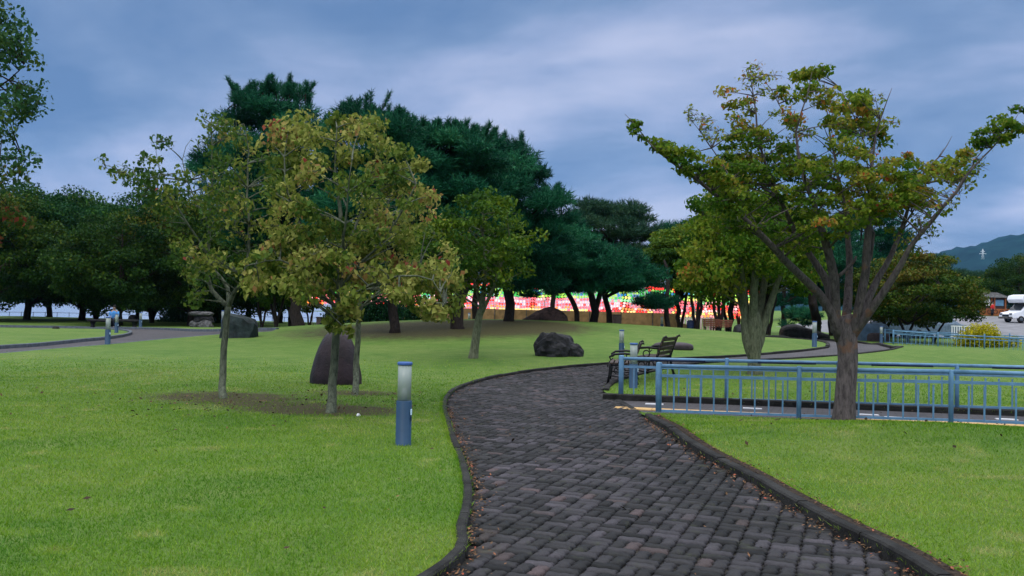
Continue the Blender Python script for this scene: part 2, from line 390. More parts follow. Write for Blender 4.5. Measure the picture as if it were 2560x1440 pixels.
b = N(t, 'ShaderNodeBsdfPrincipled'); t.links.new(c1, b.inputs['Base Color'])
b.inputs['Specular IOR Level'].default_value = .16; rr = ramp(t, n_, [(.3, (.55, .55, .55)), (.7, (.85, .85, .85))]); t.links.new(rr, b.inputs['Roughness'])
bu = N(t, 'ShaderNodeBump'); bu.inputs['Strength'].default_value = .5; bu.inputs['Distance'].default_value = .004
t.links.new(n2_, bu.inputs['Height']); t.links.new(bu.outputs[0], b.inputs['Normal']); t.links.new(b.outputs[0], out.inputs[0])
M['pavers'] = m
U = .098
def outline(l, w, nl=8, nw=4, amp=.006):
    P = []
    for i in range(nl): s_ = i/nl; P.append((-l/2+l*s_, -w/2+amp*math.sin(s_*2*PI*2)))
    for i in range(nw): s_ = i/nw; P.append((l/2+amp*math.sin(s_*2*PI), -w/2+w*s_))
    for i in range(nl): s_ = i/nl; P.append((l/2-l*s_, w/2+amp*math.sin((1-s_)*2*PI*2)))
    for i in range(nw): s_ = i/nw; P.append((-l/2+amp*math.sin((1-s_)*2*PI), w/2-w*s_))
    return np.array(P)
O = outline(2*U-.013, U-.013, amp=.008); O2 = outline(2*U-.040, U-.044, amp=.006); K = len(O)
cs = []; 
for i in range(-170, 230):
    for j in range(-130, 180):
        mx_, my_ = i*2*U, j*2*U
        for k in (-.5, .5):
            if (i+j) % 2 == 0: cs.append((mx_, my_+k*U, 0))
            else: cs.append((mx_+k*U, my_, 1))
cs = np.array(cs)
wx = cs[:, 0]*ca+cs[:, 1]*sa2; wy = -cs[:, 0]*sa2+cs[:, 1]*ca+10
P0 = np.column_stack([wx, wy])
jit = rg.normal(0, .0022, (len(cs), 2))
ok = (wy > 1.5) & (wy < NEARY+.2)
P0, cs, jit = P0[ok], cs[ok], jit[ok]
near_edge = inside(P0, path_loop); P0, cs, jit = P0[near_edge], cs[near_edge], jit[near_edge]
n = len(P0); th = np.where(cs[:, 2] > .5, PI/2, 0)-ang+rg.normal(0, .012, n)
zc = H(P0[:, 0], P0[:, 1])+.026+rg.normal(0, .0022, n)
tilt = rg.normal(0, .010, (n, 2))
def ringv(Oo, dz):
    X = Oo[None, :, 0]*np.cos(th)[:, None]-Oo[None, :, 1]*np.sin(th)[:, None]
    Y = Oo[None, :, 0]*np.sin(th)[:, None]+Oo[None, :, 1]*np.cos(th)[:, None]
    Z = zc[:, None]+dz+X*tilt[:, :1]+Y*tilt[:, 1:]
    return np.stack([X+P0[:, :1]+jit[:, :1], Y+P0[:, 1:]+jit[:, 1:], Z], -1)
VV = np.concatenate([ringv(O2, 0), ringv(O, -.012), ringv(O, -.03), ringv(np.zeros((1, 2)), .0008)], 1)
base = np.arange(n)[:, None, None]*(3*K+1); ii = np.arange(K); jj = (ii+1) % K
tri = np.concatenate([np.stack([ii, jj, np.full(K, 3*K)], 1), np.stack([K+ii, K+jj, jj], 1), np.stack([K+ii, jj, ii], 1), np.stack([2*K+ii, 2*K+jj, K+jj], 1), np.stack([2*K+ii, K+jj, K+ii], 1)])
FF = (base+tri[None]).reshape(-1, 3)
tt = np.clip(rg.normal(.5, .28, n), 0, 1)
tag(fast_mesh('paving', VV.reshape(-1, 3), 3, FF, np.repeat(tt, len(tri)), M['pavers']), kind='structure')
# ------------------------------------------------------------------ kerbs
rk = random.Random(8)
def kerb(line, side, w=.12, top=.10, mat='kerb', seglen=.9, close=False):
    mb = MB(); acc = 0; seg = []; L = [Vector((p[0], p[1], 0)) for p in line]
    def flush(sg):
        if len(sg) < 2: return
        dz = rk.uniform(-.006, .006); vs = []
        for i, p in enumerate(sg):
            d = (sg[min(i+1, len(sg)-1)]-sg[max(i-1, 0)]).normalized(); nrm = Vector((-d.y, d.x, 0))*side
            q = p+(d*.008 if i == 0 else (-d*.008 if i == len(sg)-1 else Vector()))
            z0 = h1(q.x, q.y); a = q; bq = q+nrm*w; c = .014
            for (pp, z) in ((a, z0-.05), (a, z0+top-c+dz), (a+nrm*c, z0+top+dz), (bq-nrm*c, z0+top+dz), (bq, z0+top-c+dz), (bq, z0-.05)): vs.append((pp.x, pp.y, z))
        k = 6; fs = [(i*k+j, (i+1)*k+j, (i+1)*k+j+1, i*k+j+1) for i in range(len(sg)-1) for j in range(k-1)]
        fs += [tuple(range(k)), tuple(range((len(sg)-1)*k+k-1, (len(sg)-1)*k-1, -1))]
        mb.add(vs, fs, 0, False)
    for p in L:
        seg.append(p)
        if len(seg) > 1:
            acc += (seg[-1]-seg[-2]).length
            if acc > seglen: flush(seg); seg = [p]; acc = 0
    flush(seg); return tag(mb.build('kerb', M[mat]), kind='structure')
kerb(left_edge, 1, .075, .085); kerb(back_edge, 1); kerb(back_out, 1); kerb(right_far, 1); kerb(right_edge, 1, .10, .10)
kerb(mouth, 1, .12, .03)
M['mulch'] = pbr('kerb_mulch', (.035, .024, .016), .95, 0, .7, 30, .9, 60)
def offs(line, o, y0, y1):
    L_ = [p for p in line if y0 < p[1] < y1]; out_ = []
    for i_ in range(1, len(L_)-1):
        d_ = Vector((L_[i_+1][0]-L_[i_-1][0], L_[i_+1][1]-L_[i_-1][1], 0)).normalized(); out_.append((L_[i_][0]-d_.y*o, L_[i_][1]+d_.x*o))
    return out_
kerb(offs(right_edge, .102, 2, 13.4), 1, .10, .088, 'mulch', 50)
kerb(ramp_far, 1, .18, .115); kerb([tuple((NA+nd*14)[:2]), tuple((NA-nd*.1)[:2])], 1, .1, .07, 'kerb_pale')
kerb(isl, 1, .14, .13, 'kerb_pale', 2.5); kerb(lp_near, -1, .10, .07, 'kerb_pale', 2.5); kerb(lp_far, -1, .14, .13, 'kerb_pale', 2.5)
# yellow tactile strip and white inlays of the ramp
ym = pbr('tactile_yellow', (.52, .33, .13), .7, 0, .15, 6); wm = pbr('inlay_white', (.55, .56, .58), .6, 0, .1, 8)
A0 = (FA+NA)/2+Vector((-.35, -.02, 0)); dm = ((FB+NB)/2-(FA+NA)/2).normalized(); pm_ = Vector((-dm.y, dm.x, 0))
mb = MB()
q = 0
while q < 13:
    p = A0+dm*(q+.15)+pm_*-.28; mb.box((p.x, p.y, h1(p.x, p.y)+.020), (.292, .30, .014), math.atan2(dm.y, dm.x)); q += .30
tag(mb.build('tactile_strip', ym), kind='structure')
mb = MB()
for q, s_ in ((.55, .62), (2.15, .55), (1.2, -.82), (3.9, .30), (4.25, .05), (5.9, .5), (7.5, .4)):
    p = A0+dm*q+pm_*(s_); mb.box((p.x, p.y, h1(p.x, p.y)+.020), (.30, .12, .014), math.atan2(dm.y, dm.x))
tag(mb.build('white_inlay', wm), kind='structure')
# ------------------------------------------------------------------ grass blades near the camera
rg = np.random.default_rng(11)
def vn0(x, y): return .5+.25*np.sin(x*1.9+np.sin(y*2.3)*1.7)+.25*np.sin(y*2.7+np.sin(x*3.1)*1.3)
def grass(n, y0, y1, pw):
    u = rg.random(n); y_ = y0*(y1/y0)**(u**pw); x_ = (rg.random(n)*2-1)*(y_*.70+.6)
    P = np.column_stack([x_, y_]); ok = ~(inside(P, path_loop) | inside(P, ramp_loop)); P = P[ok]
    s_ = soil(P[:, 0], P[:, 1]); ok = rg.random(len(P)) > np.clip(s_*1.3-.35+.6*(vn0(P[:, 0]*3, P[:, 1]*3)-.5), 0, .88); return P[ok]
EX = []
for ln_, o_ in ((left_edge, .055), (right_edge, .20)):
    L_ = np.array([p for p in ln_ if 4 < p[1] < 16]); i_ = rg.integers(0, len(L_)-1, 9000); f_ = rg.random(9000)[:, None]; d_ = L_[i_+1]-L_[i_]; d_ /= np.linalg.norm(d_, axis=1)[:, None]
    EX.append(L_[i_]*(1-f_)+L_[i_+1]*f_+np.column_stack([-d_[:, 1], d_[:, 0]])*(o_+np.abs(rg.normal(0, .02, 9000)))[:, None])
gpnt = grass(600000, 3.6, 26, .92); gpnt = gpnt[np.random.default_rng(1).random(len(gpnt)) > sst(13, 26, gpnt[:, 1])]
gpnt = np.concatenate([gpnt]+EX)
n = len(gpnt); th = rg.random(n)*2*PI; hgt = rg.uniform(.016, .036, n)*(1+.12*gpnt[:, 1]/10); wd = rg.uniform(.0020, .0036, n)*(.6+.14*gpnt[:, 1])
lean = rg.normal(0, .6, (n, 2))*hgt[:, None]
z0 = H(gpnt[:, 0], gpnt[:, 1])+LIFT-.008
bs = np.column_stack([gpnt, z0]); dr = np.column_stack([np.cos(th), np.sin(th), 0*th])*wd[:, None]
tp = bs+np.column_stack([lean, hgt])
GV = np.stack([bs-dr, bs+dr, tp], 1).reshape(-1, 3)
def vn(x, y, s, seed):   # cheap smooth value noise
    r = np.random.default_rng(seed); T = r.random((64, 64)); X, Y = x*s, y*s; i = np.floor(X).astype(int); j = np.floor(Y).astype(int); fx = X-i; fy = Y-j
    fx = fx*fx*(3-2*fx); fy = fy*fy*(3-2*fy)
    return (T[i % 64, j % 64]*(1-fx)+T[(i+1) % 64, j % 64]*fx)*(1-fy)+(T[i % 64, (j+1) % 64]*(1-fx)+T[(i+1) % 64, (j+1) % 64]*fx)*fy
dead_ = np.clip(vn(gpnt[:, 0], gpnt[:, 1], 2.6, 7)-.72, 0, 1)*2.2
pt = dead_+.5*vn(gpnt[:, 0], gpnt[:, 1], .55, 1)+.3*vn(gpnt[:, 0], gpnt[:, 1], 1.7, 2)+.2*vn(gpnt[:, 0], gpnt[:, 1], 5, 4)
M['blade'] = leafmat('grass_blade', [(0, (.05, .165, .007)), (.35, (.118, .250, .009)), (.75, (.205, .320, .024)), (1, (.34, .35, .11))], .35, .6, .25)
tag(fast_mesh('grass', GV, 3, np.arange(n*3).reshape(-1, 3), np.clip(pt*1.1-.1+rg.normal(0, .16, n), 0, 1), M['blade']), 'short green lawn grass growing either side of the brick path', 'grass', kind='stuff')
# fallen leaves
rg = np.random.default_rng(21); LP = []
def scat(cx, cy, sx, sy, n):
    return np.column_stack([rg.normal(cx, sx, n), rg.normal(cy, sy, n)])
pl = np.concatenate([scat(bx[1].x-.6, bx[1].y+.4, 1.7, 1.0, 330), scat(bx[0].x+.3, bx[0].y, 1.5, .8, 110), scat(bx[3].x-.3, bx[3].y-.9, 2.0, .8, 110),
    np.column_stack([rg.uniform(-5, 7, 70), rg.uniform(5, 17, 70)]), scat(FA.x+3, FA.y+1, 2.5, .6, 60)])
def along(line, n, off, sd, y0, y1):
    L = np.array([p for p in line if y0 < p[1] < y1]); i = rg.integers(0, len(L)-1, n); f = rg.random(n)[:, None]
    p = L[i]*(1-f)+L[i+1]*f; d = L[i+1]-L[i]; d /= np.linalg.norm(d, axis=1)[:, None]; nn = np.column_stack([-d[:, 1], d[:, 0]])
    return p+nn*(off+np.abs(rg.normal(0, sd, n))*np.sign(off))[:, None]
pl2 = np.concatenate([along(left_edge, 380, -.02, .10, 4.5, 22), along(right_edge, 260, -.02, .12, 4.5, 13), along(right_edge, 420, .14, .07, 4.5, 13), along(left_edge, 700, -.01, .05, 4.5, 14), along(right_edge, 500, -.01, .06, 4.5, 13), np.column_stack([rg.uniform(-1, 2.4, 45), rg.uniform(5, 13, 45)*1.0])])
P = np.concatenate([pl, pl2]); n = len(P); sz = rg.uniform(.014, .034, n); sz[len(pl):] *= .5
th = rg.random(n)*2*PI; onp = inside(P, path_loop)
z = H(P[:, 0], P[:, 1])+np.where(onp, .034, LIFT+.03)
ux = np.column_stack([np.cos(th), np.sin(th), rg.normal(0, .35, n)]); vx = np.column_stack([-np.sin(th), np.cos(th), rg.normal(0, .35, n)])
c = np.column_stack([P, z+.008])
LV = np.stack([c-ux*sz[:, None], c+vx*sz[:, None]*.6, c+ux*sz[:, None], c-vx*sz[:, None]*.6], 1).reshape(-1, 3); b4 = np.arange(n)[:, None]*4
LF = np.concatenate([b4+[0, 1, 2], b4+[0, 2, 3]])
tl = np.clip(rg.normal(.45, .28, n), 0, 1); tl[:len(pl)] = np.clip(rg.normal(.2, .18, len(pl)), 0, .8)
M['litter'] = leafmat('leaf_litter', [(0, (.025, .018, .010)), (.4, (.08, .05, .025)), (.8, (.24, .12, .06)), (1, (.30, .07, .04))], .1)
tag(fast_mesh('fallen_leaves', LV, 3, LF, np.concatenate([tl, tl]), M['litter']), 'small brown fallen leaves scattered on the lawn and along the kerbs', 'fallen leaves', kind='stuff')
# ------------------------------------------------------------------ trees
def unit(v): return v/np.maximum(np.linalg.norm(v, axis=-1, keepdims=True), 1e-9)
def leaf_arrays(cen, rad, cnt, size, rng, flat=.5, droop=.3, ctint=None, tsd=.12, shell=.45, aspect=.7, fold=.25):
    """cen (K,3) clump centres, rad (K,3), cnt (K,) -> V,F,tint"""
    cnt = np.asarray(cnt, int); idx = np.repeat(np.arange(len(cen)), cnt); n = len(idx)
    d = unit(rng.normal(size=(n, 3))); r = rng.random(n)**shell
    p = cen[idx]+d*r[:, None]*rad[idx]
    nn = unit(rng.normal(size=(n, 3))*(1-flat)+np.array([0, 0, 1.])*flat+d*.35)
    u = unit(np.cross(nn, rng.normal(size=(n, 3)))); u[:, 2] -= droop; u = unit(u); v = unit(np.cross(nn, u)); nn = np.cross(u, v)
    s = (size*rng.uniform(.6, 1.35, n))[:, None]
    V = np.stack([p-u*s*.5, p+v*s*.5*aspect+nn*s*fold*.5, p+u*s*.55-np.array([0, 0, 1.])*s*.12, p-v*s*.5*aspect+nn*s*fold*.5], 1)
    b = np.arange(n)[:, None]*4; F = np.stack([b+[0, 1, 2], b+[0, 2, 3]], 1).reshape(-1, 3)
    t = (ctint[idx] if ctint is not None else .5)+rng.normal(0, tsd, n)
    return V.reshape(-1, 3), F, np.repeat(np.clip(t, 0, 1), 2)
def needle_arrays(cen, rad, cnt, L, rng, nn_=7, ctint=None, up=.35, width=.018, bottom=.35):
    cnt = np.asarray(cnt, int); idx = np.repeat(np.arange(len(cen)), cnt); n = len(idx)
    d = unit(rng.normal(size=(n, 3))); d[:, 2] = np.where(d[:, 2] < 0, d[:, 2]*bottom, d[:, 2])
    r = rng.random(n)**.30
    p = cen[idx]+d*r[:, None]*rad[idx]
    ax = unit(d*.8+np.array([0, 0, up])+rng.normal(size=(n, 3))*.3)
    P = np.repeat(p, nn_, 0); A = np.repeat(ax, nn_, 0); m = len(P)
    dr = unit(A+rng.normal(size=(m, 3))*.62); sd_ = unit(np.cross(dr, rng.normal(size=(m, 3))))
    l = L*rng.uniform(.6, 1.2, m)[:, None]; base = P+A*(np.tile(np.linspace(-.5, .7, nn_), n)*L)[:, None]
    V = np.stack([base-sd_*width*L*4, base+sd_*width*L*4, base+dr*l], 1).reshape(-1, 3)
    F = np.arange(m*3).reshape(-1, 3)
    t = np.repeat((ctint[idx] if ctint is not None else .5)+rng.normal(0, .13, n), nn_)+rng.normal(0, .08, m)
    return V, F, np.clip(t, 0, 1)
def cat(parts):
    V = []; F = []; T = []; b = 0
    for v, f, t in parts: V.append(v); F.append(f+b); T.append(t); b += len(v)
    return np.concatenate(V), np.concatenate(F), np.concatenate(T)
def bez(a, b, c, n=7): return [a*(1-t)**2+b*2*t*(1-t)+c*t*t for t in [i/n for i in range(n+1)]]
def densify(pts, rad, rng, step=.25, jit=.02):
    P = [Vector(p) for p in pts]; out = []; R = []
    for i in range(len(P)-1):
        p0 = P[max(i-1, 0)]; p1 = P[i]; p2 = P[i+1]; p3 = P[min(i+2, len(P)-1)]; n = max(2, int((p2-p1).length/step))
        for k in range(n):
            t = k/n; q = .5*((2*p1)+(p2-p0)*t+(2*p0-5*p1+4*p2-p3)*t*t+(3*p1-p0-3*p2+p3)*t**3)
            q += Vector((rng.normal(0, jit), rng.normal(0, jit), 0)) if (i or k) else Vector()
            out.append(q); R.append(rad[i]*(1-t)+rad[i+1]*t)
    out.append(P[-1]); R.append(rad[-1]); return out, R
def in_poly(px, py, poly): return bool(inside(np.array([[px, py]], float), poly)[0])
def clumps_px(poly, Y, depth, n, rpx, rng, flat=.7, dmin=.6, tries=40):
    """spread clump centres over a crown outline seen at distance Y; depth = half thickness in metres"""
    P = np.array(poly, float); lo, hi = P.min(0), P.max(0); c0 = P.mean(0); out = []
    for _ in range(n*tries):
        if len(out) >= n: break
        q = lo+rng.random(2)*(hi-lo)
        if not in_poly(q[0], q[1], poly): continue
        e = np.linalg.norm((q-c0)/((hi-lo)/2)); dd = math.sqrt(max(.12, 1-min(1, e)**2))*depth*rng.uniform(-1, 1)
        if any((q[0]-o[0])**2+((q[1]-o[1])*1.25)**2 + ((dd-o[2])*F_PX/Y*.6)**2 < (rpx*dmin)**2 for o in out): continue
        out.append((q[0], q[1], dd))
    cen = np.array([tuple(PX(a, b_, Y+dd)) for a, b_, dd in out])
    r = rpx/F_PX*Y*rng.uniform(.75, 1.25, len(cen))
    return cen, np.column_stack([r, r, r*flat]), np.array([(a, b_) for a, b_, _ in out])
TWK = .012
def skeleton(mb, limbs, cen, rng, tw=.012, n=6, off=.1, maxlen=9, sides=4):
    """twigs from each clump to the nearest point of the limbs"""
    LPs = np.array([tuple(p) for L, R in limbs for p in L]); LR = np.array([r for L, R in limbs for r in R])
    h = LPs[:, 2]; lo = h.min()+(h.max()-h.min())*off
    for c in cen:
        hz0 = np.linalg.norm((LPs-c)[:, :2], axis=1); dz0 = c[2]-h; d = np.hypot(hz0, dz0)+.6*np.abs(dz0-.5*hz0)+np.where(h < lo, 9, 0)
        i = int(np.argmin(d)); a = Vector(LPs[i]); cc = Vector(c)
        if (cc-a).length > maxlen or (cc-a).length < .05: continue
        mid = (a+cc)/2+Vector((rng.normal(0, .06), rng.normal(0, .06), .06))*((cc-a).length)
        r0 = min(max(tw*1.6, LR[i]*.5), tw*2+TWK*(cc-a).length)
        mb.tube(bez(a, mid, cc, n), [r0+(tw*.4-r0)*k/n for k in range(n+1)], sides, cap=False)
def fine_twigs(mb, cen, rad, rng, k=4, r=.004):
    for c, rr in zip(cen, rad):
        for _ in range(k):
            d = Vector(unit(rng.normal(size=3)*np.array([1, 1, .7])+np.array([0, 0, .25]))); e = Vector(c)+Vector((d.x*rr[0], d.y*rr[1], d.z*rr[2]))*rng.uniform(.8, 1.15)
            mb.tube([Vector(c), (Vector(c)+e)/2+Vector((0, 0, .03*rr[0])), e], [r*1.5, r, r*.5], 3, cap=False)
def tree(name, loc, label, group=None):
    return empty(name, loc, 0, label, 'tree', group)
def put(name, mb, mat, root): return mb.build(name, mat, root)
def rel(V, o): return V-np.array(tuple(o), dtype=float)
def make_hero(name, base, label, limbs_px, crown_sets, leaf, bark, rng, Y, wob=.05, twk=3, trunk_sides=12, group=None, tw=.009, maxlen=1.9):
    """limbs_px: list of [(px,py,dd,r)...]; crown_sets: list of (cen,rad,cnt,size,tint,kw)"""
    root = tree(name, base, label, group); mb = MB(); limbs = []
    for i, Lm in enumerate(limbs_px):
        pts = [PX(a, b_, Y+dd)-base if b_ is not None else Vector((a, 0, dd)) for a, b_, dd, r in Lm]
        rad = [r for *_, r in Lm]
        if i == 0: pts[0] = Vector((0, 0, -.12))
        D, R = densify(pts, rad, rng, .18, .006); limbs.append((D, R))
        if i == 0: R[0] *= 1.35; R[1] *= 1.12
        mb.tube(D, R, trunk_sides if rad[0] > .05 else 7, wob=wob, rng=random.Random(i))
    parts = []
    for cen, rad, cnt, size, tint, kw in crown_sets:
        c = rel(cen, base); skeleton(mb, limbs, c, rng, tw=tw, maxlen=maxlen, off=.30)
        if twk: fine_twigs(mb, c, rad, rng, twk, tw*.4)
        parts.append(leaf_arrays(c, rad, cnt, size, rng, ctint=tint, **kw))
    put('trunk', mb, M[bark], root)
    V, F, T = cat(parts); fast_mesh('crown', V, 3, F, T, M[leaf], root)
    return root
# --- front group of three young maples on the left lawn
R_ = np.random.default_rng
def mset(poly, Y, depth, n, rpx, rng, per, size, tmean, tsd, **kw):
    cen, rad, q = clumps_px(poly, Y, depth, n, rpx, rng, flat=kw.pop('rflat', .75), dmin=kw.pop('dmin', .75)); t = np.clip(rng.normal(tmean, tsd, len(cen)), .02, .80)
    tf = kw.pop('tf', None)
    if tf is not None: t = tf(q, t)
    return (cen, rad, rng.integers(int(per*.6), int(per*1.4), len(cen)), size, t, kw)
rng = R_(101); YA = bx[0].y
pA = gp(558, 998, LIFT)
topA = [[(460, 770), (420, 690), (430, 600), (380, 520), (330, 420), (365, 335), (410, 320), (430, 400), (470, 410), (500, 340), (500, 290), (560, 290), (640, 300), (700, 380), (700, 480), (690, 560), (640, 640), (600, 600), (560, 660), (520, 690)]]
make_hero('maple_tree', pA, 'slender young maple with a forked trunk, leftmost of the three on the left lawn',
    [[(558, 998, 0, .062), (556, 940, 0, .056), (561, 870, .02, .052), (566, 800, .02, .050), (571, 765, 0, .050)],
     [(570, 768, 0, .045), (545, 742, .05, .038), (524, 712, .1, .034), (519, 660, .15, .030), (522, 600, .1, .026), (528, 500, .0, .020), (530, 400, -.1, .013), (528, 310, -.1, .006)],
     [(571, 768, 0, .042), (582, 735, -.1, .036), (600, 712, -.2, .030), (618, 660, -.3, .026), (622, 560, -.3, .022), (616, 470, -.2, .016), (622, 380, -.1, .010), (610, 310, 0, .005)],
     [(570, 770, 0, .038), (568, 720, .2, .032), (540, 680, .3, .024), (528, 664, .3, .022)],
     [(522, 640, .1, .020), (470, 560, -.1, .016), (430, 500, -.3, .013), (370, 470, -.4, .009), (310, 430, -.5, .006), (262, 412, -.5, .003)],
     [(430, 505, -.3, .010), (405, 440, -.3, .007), (390, 380, -.3, .004), (398, 335, -.3, .002)],
     [(524, 560, .0, .014), (480, 480, .4, .010), (455, 400, .6, .006), (480, 345, .7, .003)]],
    [mset([(480, 760), (430, 690), (440, 600), (400, 520), (440, 470), (500, 480), (520, 300), (560, 290), (640, 310), (700, 380), (700, 480), (690, 600), (640, 660), (600, 600), (560, 690), (520, 700)], YA, 1.3, 74, 34, rng, 42, .075, .34, .17, flat=.3, droop=.55, rflat=.8),
     mset([(300, 440), (330, 400), (360, 340), (420, 330), (440, 420), (500, 450), (450, 540), (400, 520), (350, 490)], YA, .6, 24, 32, rng, 34, .075, .25, .15, flat=.3, droop=.5, dmin=.7),
     mset([(248, 392), (300, 420), (330, 440), (310, 455), (262, 425)], YA-.5, .15, 5, 18, rng, 12, .07, .3, .2, flat=.3, droop=.5),
     mset([(500, 290), (560, 290), (570, 340), (530, 360), (500, 330)], YA, .4, 5, 26, rng, 22, .07, .4, .2, flat=.3, droop=.5)],
    'leaf_maple', 'bark_pale', rng, YA, twk=3, group='young maples on the left lawn')
rng = R_(102); YB = bx[1].y; pB = gp(828, 1033, LIFT)
redtop = lambda q, t: np.where(q[:, 1] < 420, t+.04, t)
make_hero('maple_tree', pB, 'full-crowned yellow-green young maple, nearest of three, before the bell-shaped stone',
    [[(828, 1033, 0, .072), (830, 960, 0, .062), (836, 880, 0, .057), (843, 800, .0, .054), (848, 740, 0, .050), (850, 690, 0, .045), (853, 600, .1, .036), (846, 500, .1, .026), (838, 400, .1, .014), (842, 320, 0, .006)],
     [(848, 730, 0, .028), (900, 660, -.4, .022), (960, 600, -.7, .016), (1010, 520, -.8, .011), (1040, 460, -.8, .005)],
     [(850, 690, 0, .028), (790, 620, -.3, .022), (740, 540, -.4, .016), (710, 430, -.4, .010), (720, 330, -.3, .005)],
     [(852, 640, 0, .026), (900, 540, .3, .018), (930, 430, .4, .012), (950, 350, .4, .005)],
     [(847, 760, 0, .026), (920, 715, -.8, .020), (1000, 690, -1.2, .014), (1080, 700, -1.3, .008), (1110, 760, -1.3, .004)],
     [(848, 745, 0, .024), (780, 690, -.5, .018), (700, 650, -.8, .012), (640, 660, -.9, .006)],
     [(850, 700, 0, .024), (860, 600, -.9, .018), (870, 480, -1.2, .010), (880, 400, -1.3, .004)],
     [(846, 770, 0, .016), (856, 780, -.5, .010), (840, 800, -.7, .005)]],
    [mset([(680, 560), (640, 430), (660, 360), (700, 300), (770, 290), (900, 300), (1010, 320), (1020, 400), (1080, 420), (1090, 500), (1060, 600), (960, 640), (900, 600), (800, 640), (720, 620)], YB, 1.5, 92, 38, rng, 78, .075, .52, .16, flat=.3, droop=.6, tf=redtop),
     mset([(605, 690), (640, 620), (740, 580), (860, 600), (1000, 640), (1100, 660), (1145, 690), (1130, 760), (1090, 810), (1060, 790), (1000, 740), (900, 720), (860, 770), (760, 740), (690, 720), (660, 690), (630, 720)], YB-.4, 1.3, 76, 38, rng, 84, .08, .60, .13, flat=.3, droop=.65),
     mset([(815, 770), (870, 750), (890, 790), (870, 830), (820, 815)], YB-.6, .3, 7, 26, rng, 50, .095, .62, .1, flat=.3, droop=.6),
     mset([(1070, 750), (1110, 760), (1090, 820), (1066, 815)], YB-1.2, .2, 4, 24, rng, 40, .095, .66, .08, flat=.3, droop=.6)],
    'leaf_maple', 'bark_pale', rng, YB, twk=3, group='young maples on the left lawn')
rng = R_(103); YC = bx[2].y; pC = gp(888, 988, LIFT)
make_hero('maple_tree', pC, 'thin dark-trunked young maple right of the bell-shaped stone, rearmost of the three',
    [[(888, 988, 0, .060), (890, 920, 0, .052), (893, 850, 0, .047), (897, 790, 0, .042), (905, 700, 0, .034), (930, 620, 0, .026), (960, 540, 0, .016), (985, 470, 0, .006)],
     [(898, 780, 0, .022), (925, 745, .3, .018), (990, 700, .8, .012), (1050, 660, 1, .006)],
     [(900, 770, 0, .020), (940, 740, -.3, .015), (985, 725, -.6, .007)],
     [(905, 700, 0, .022), (850, 640, .5, .016), (800, 600, .8, .008)]],
    [mset([(800, 620), (880, 520), (960, 440), (1060, 430), (1090, 560), (1140, 640), (1120, 720), (1000, 730), (900, 700)], YC+.3, 1.3, 40, 34, rng, 44, .075, .50, .14, flat=.3, droop=.55)],
    'leaf_maple', 'bark_pale', rng, YC, twk=2, group='young maples on the left lawn')
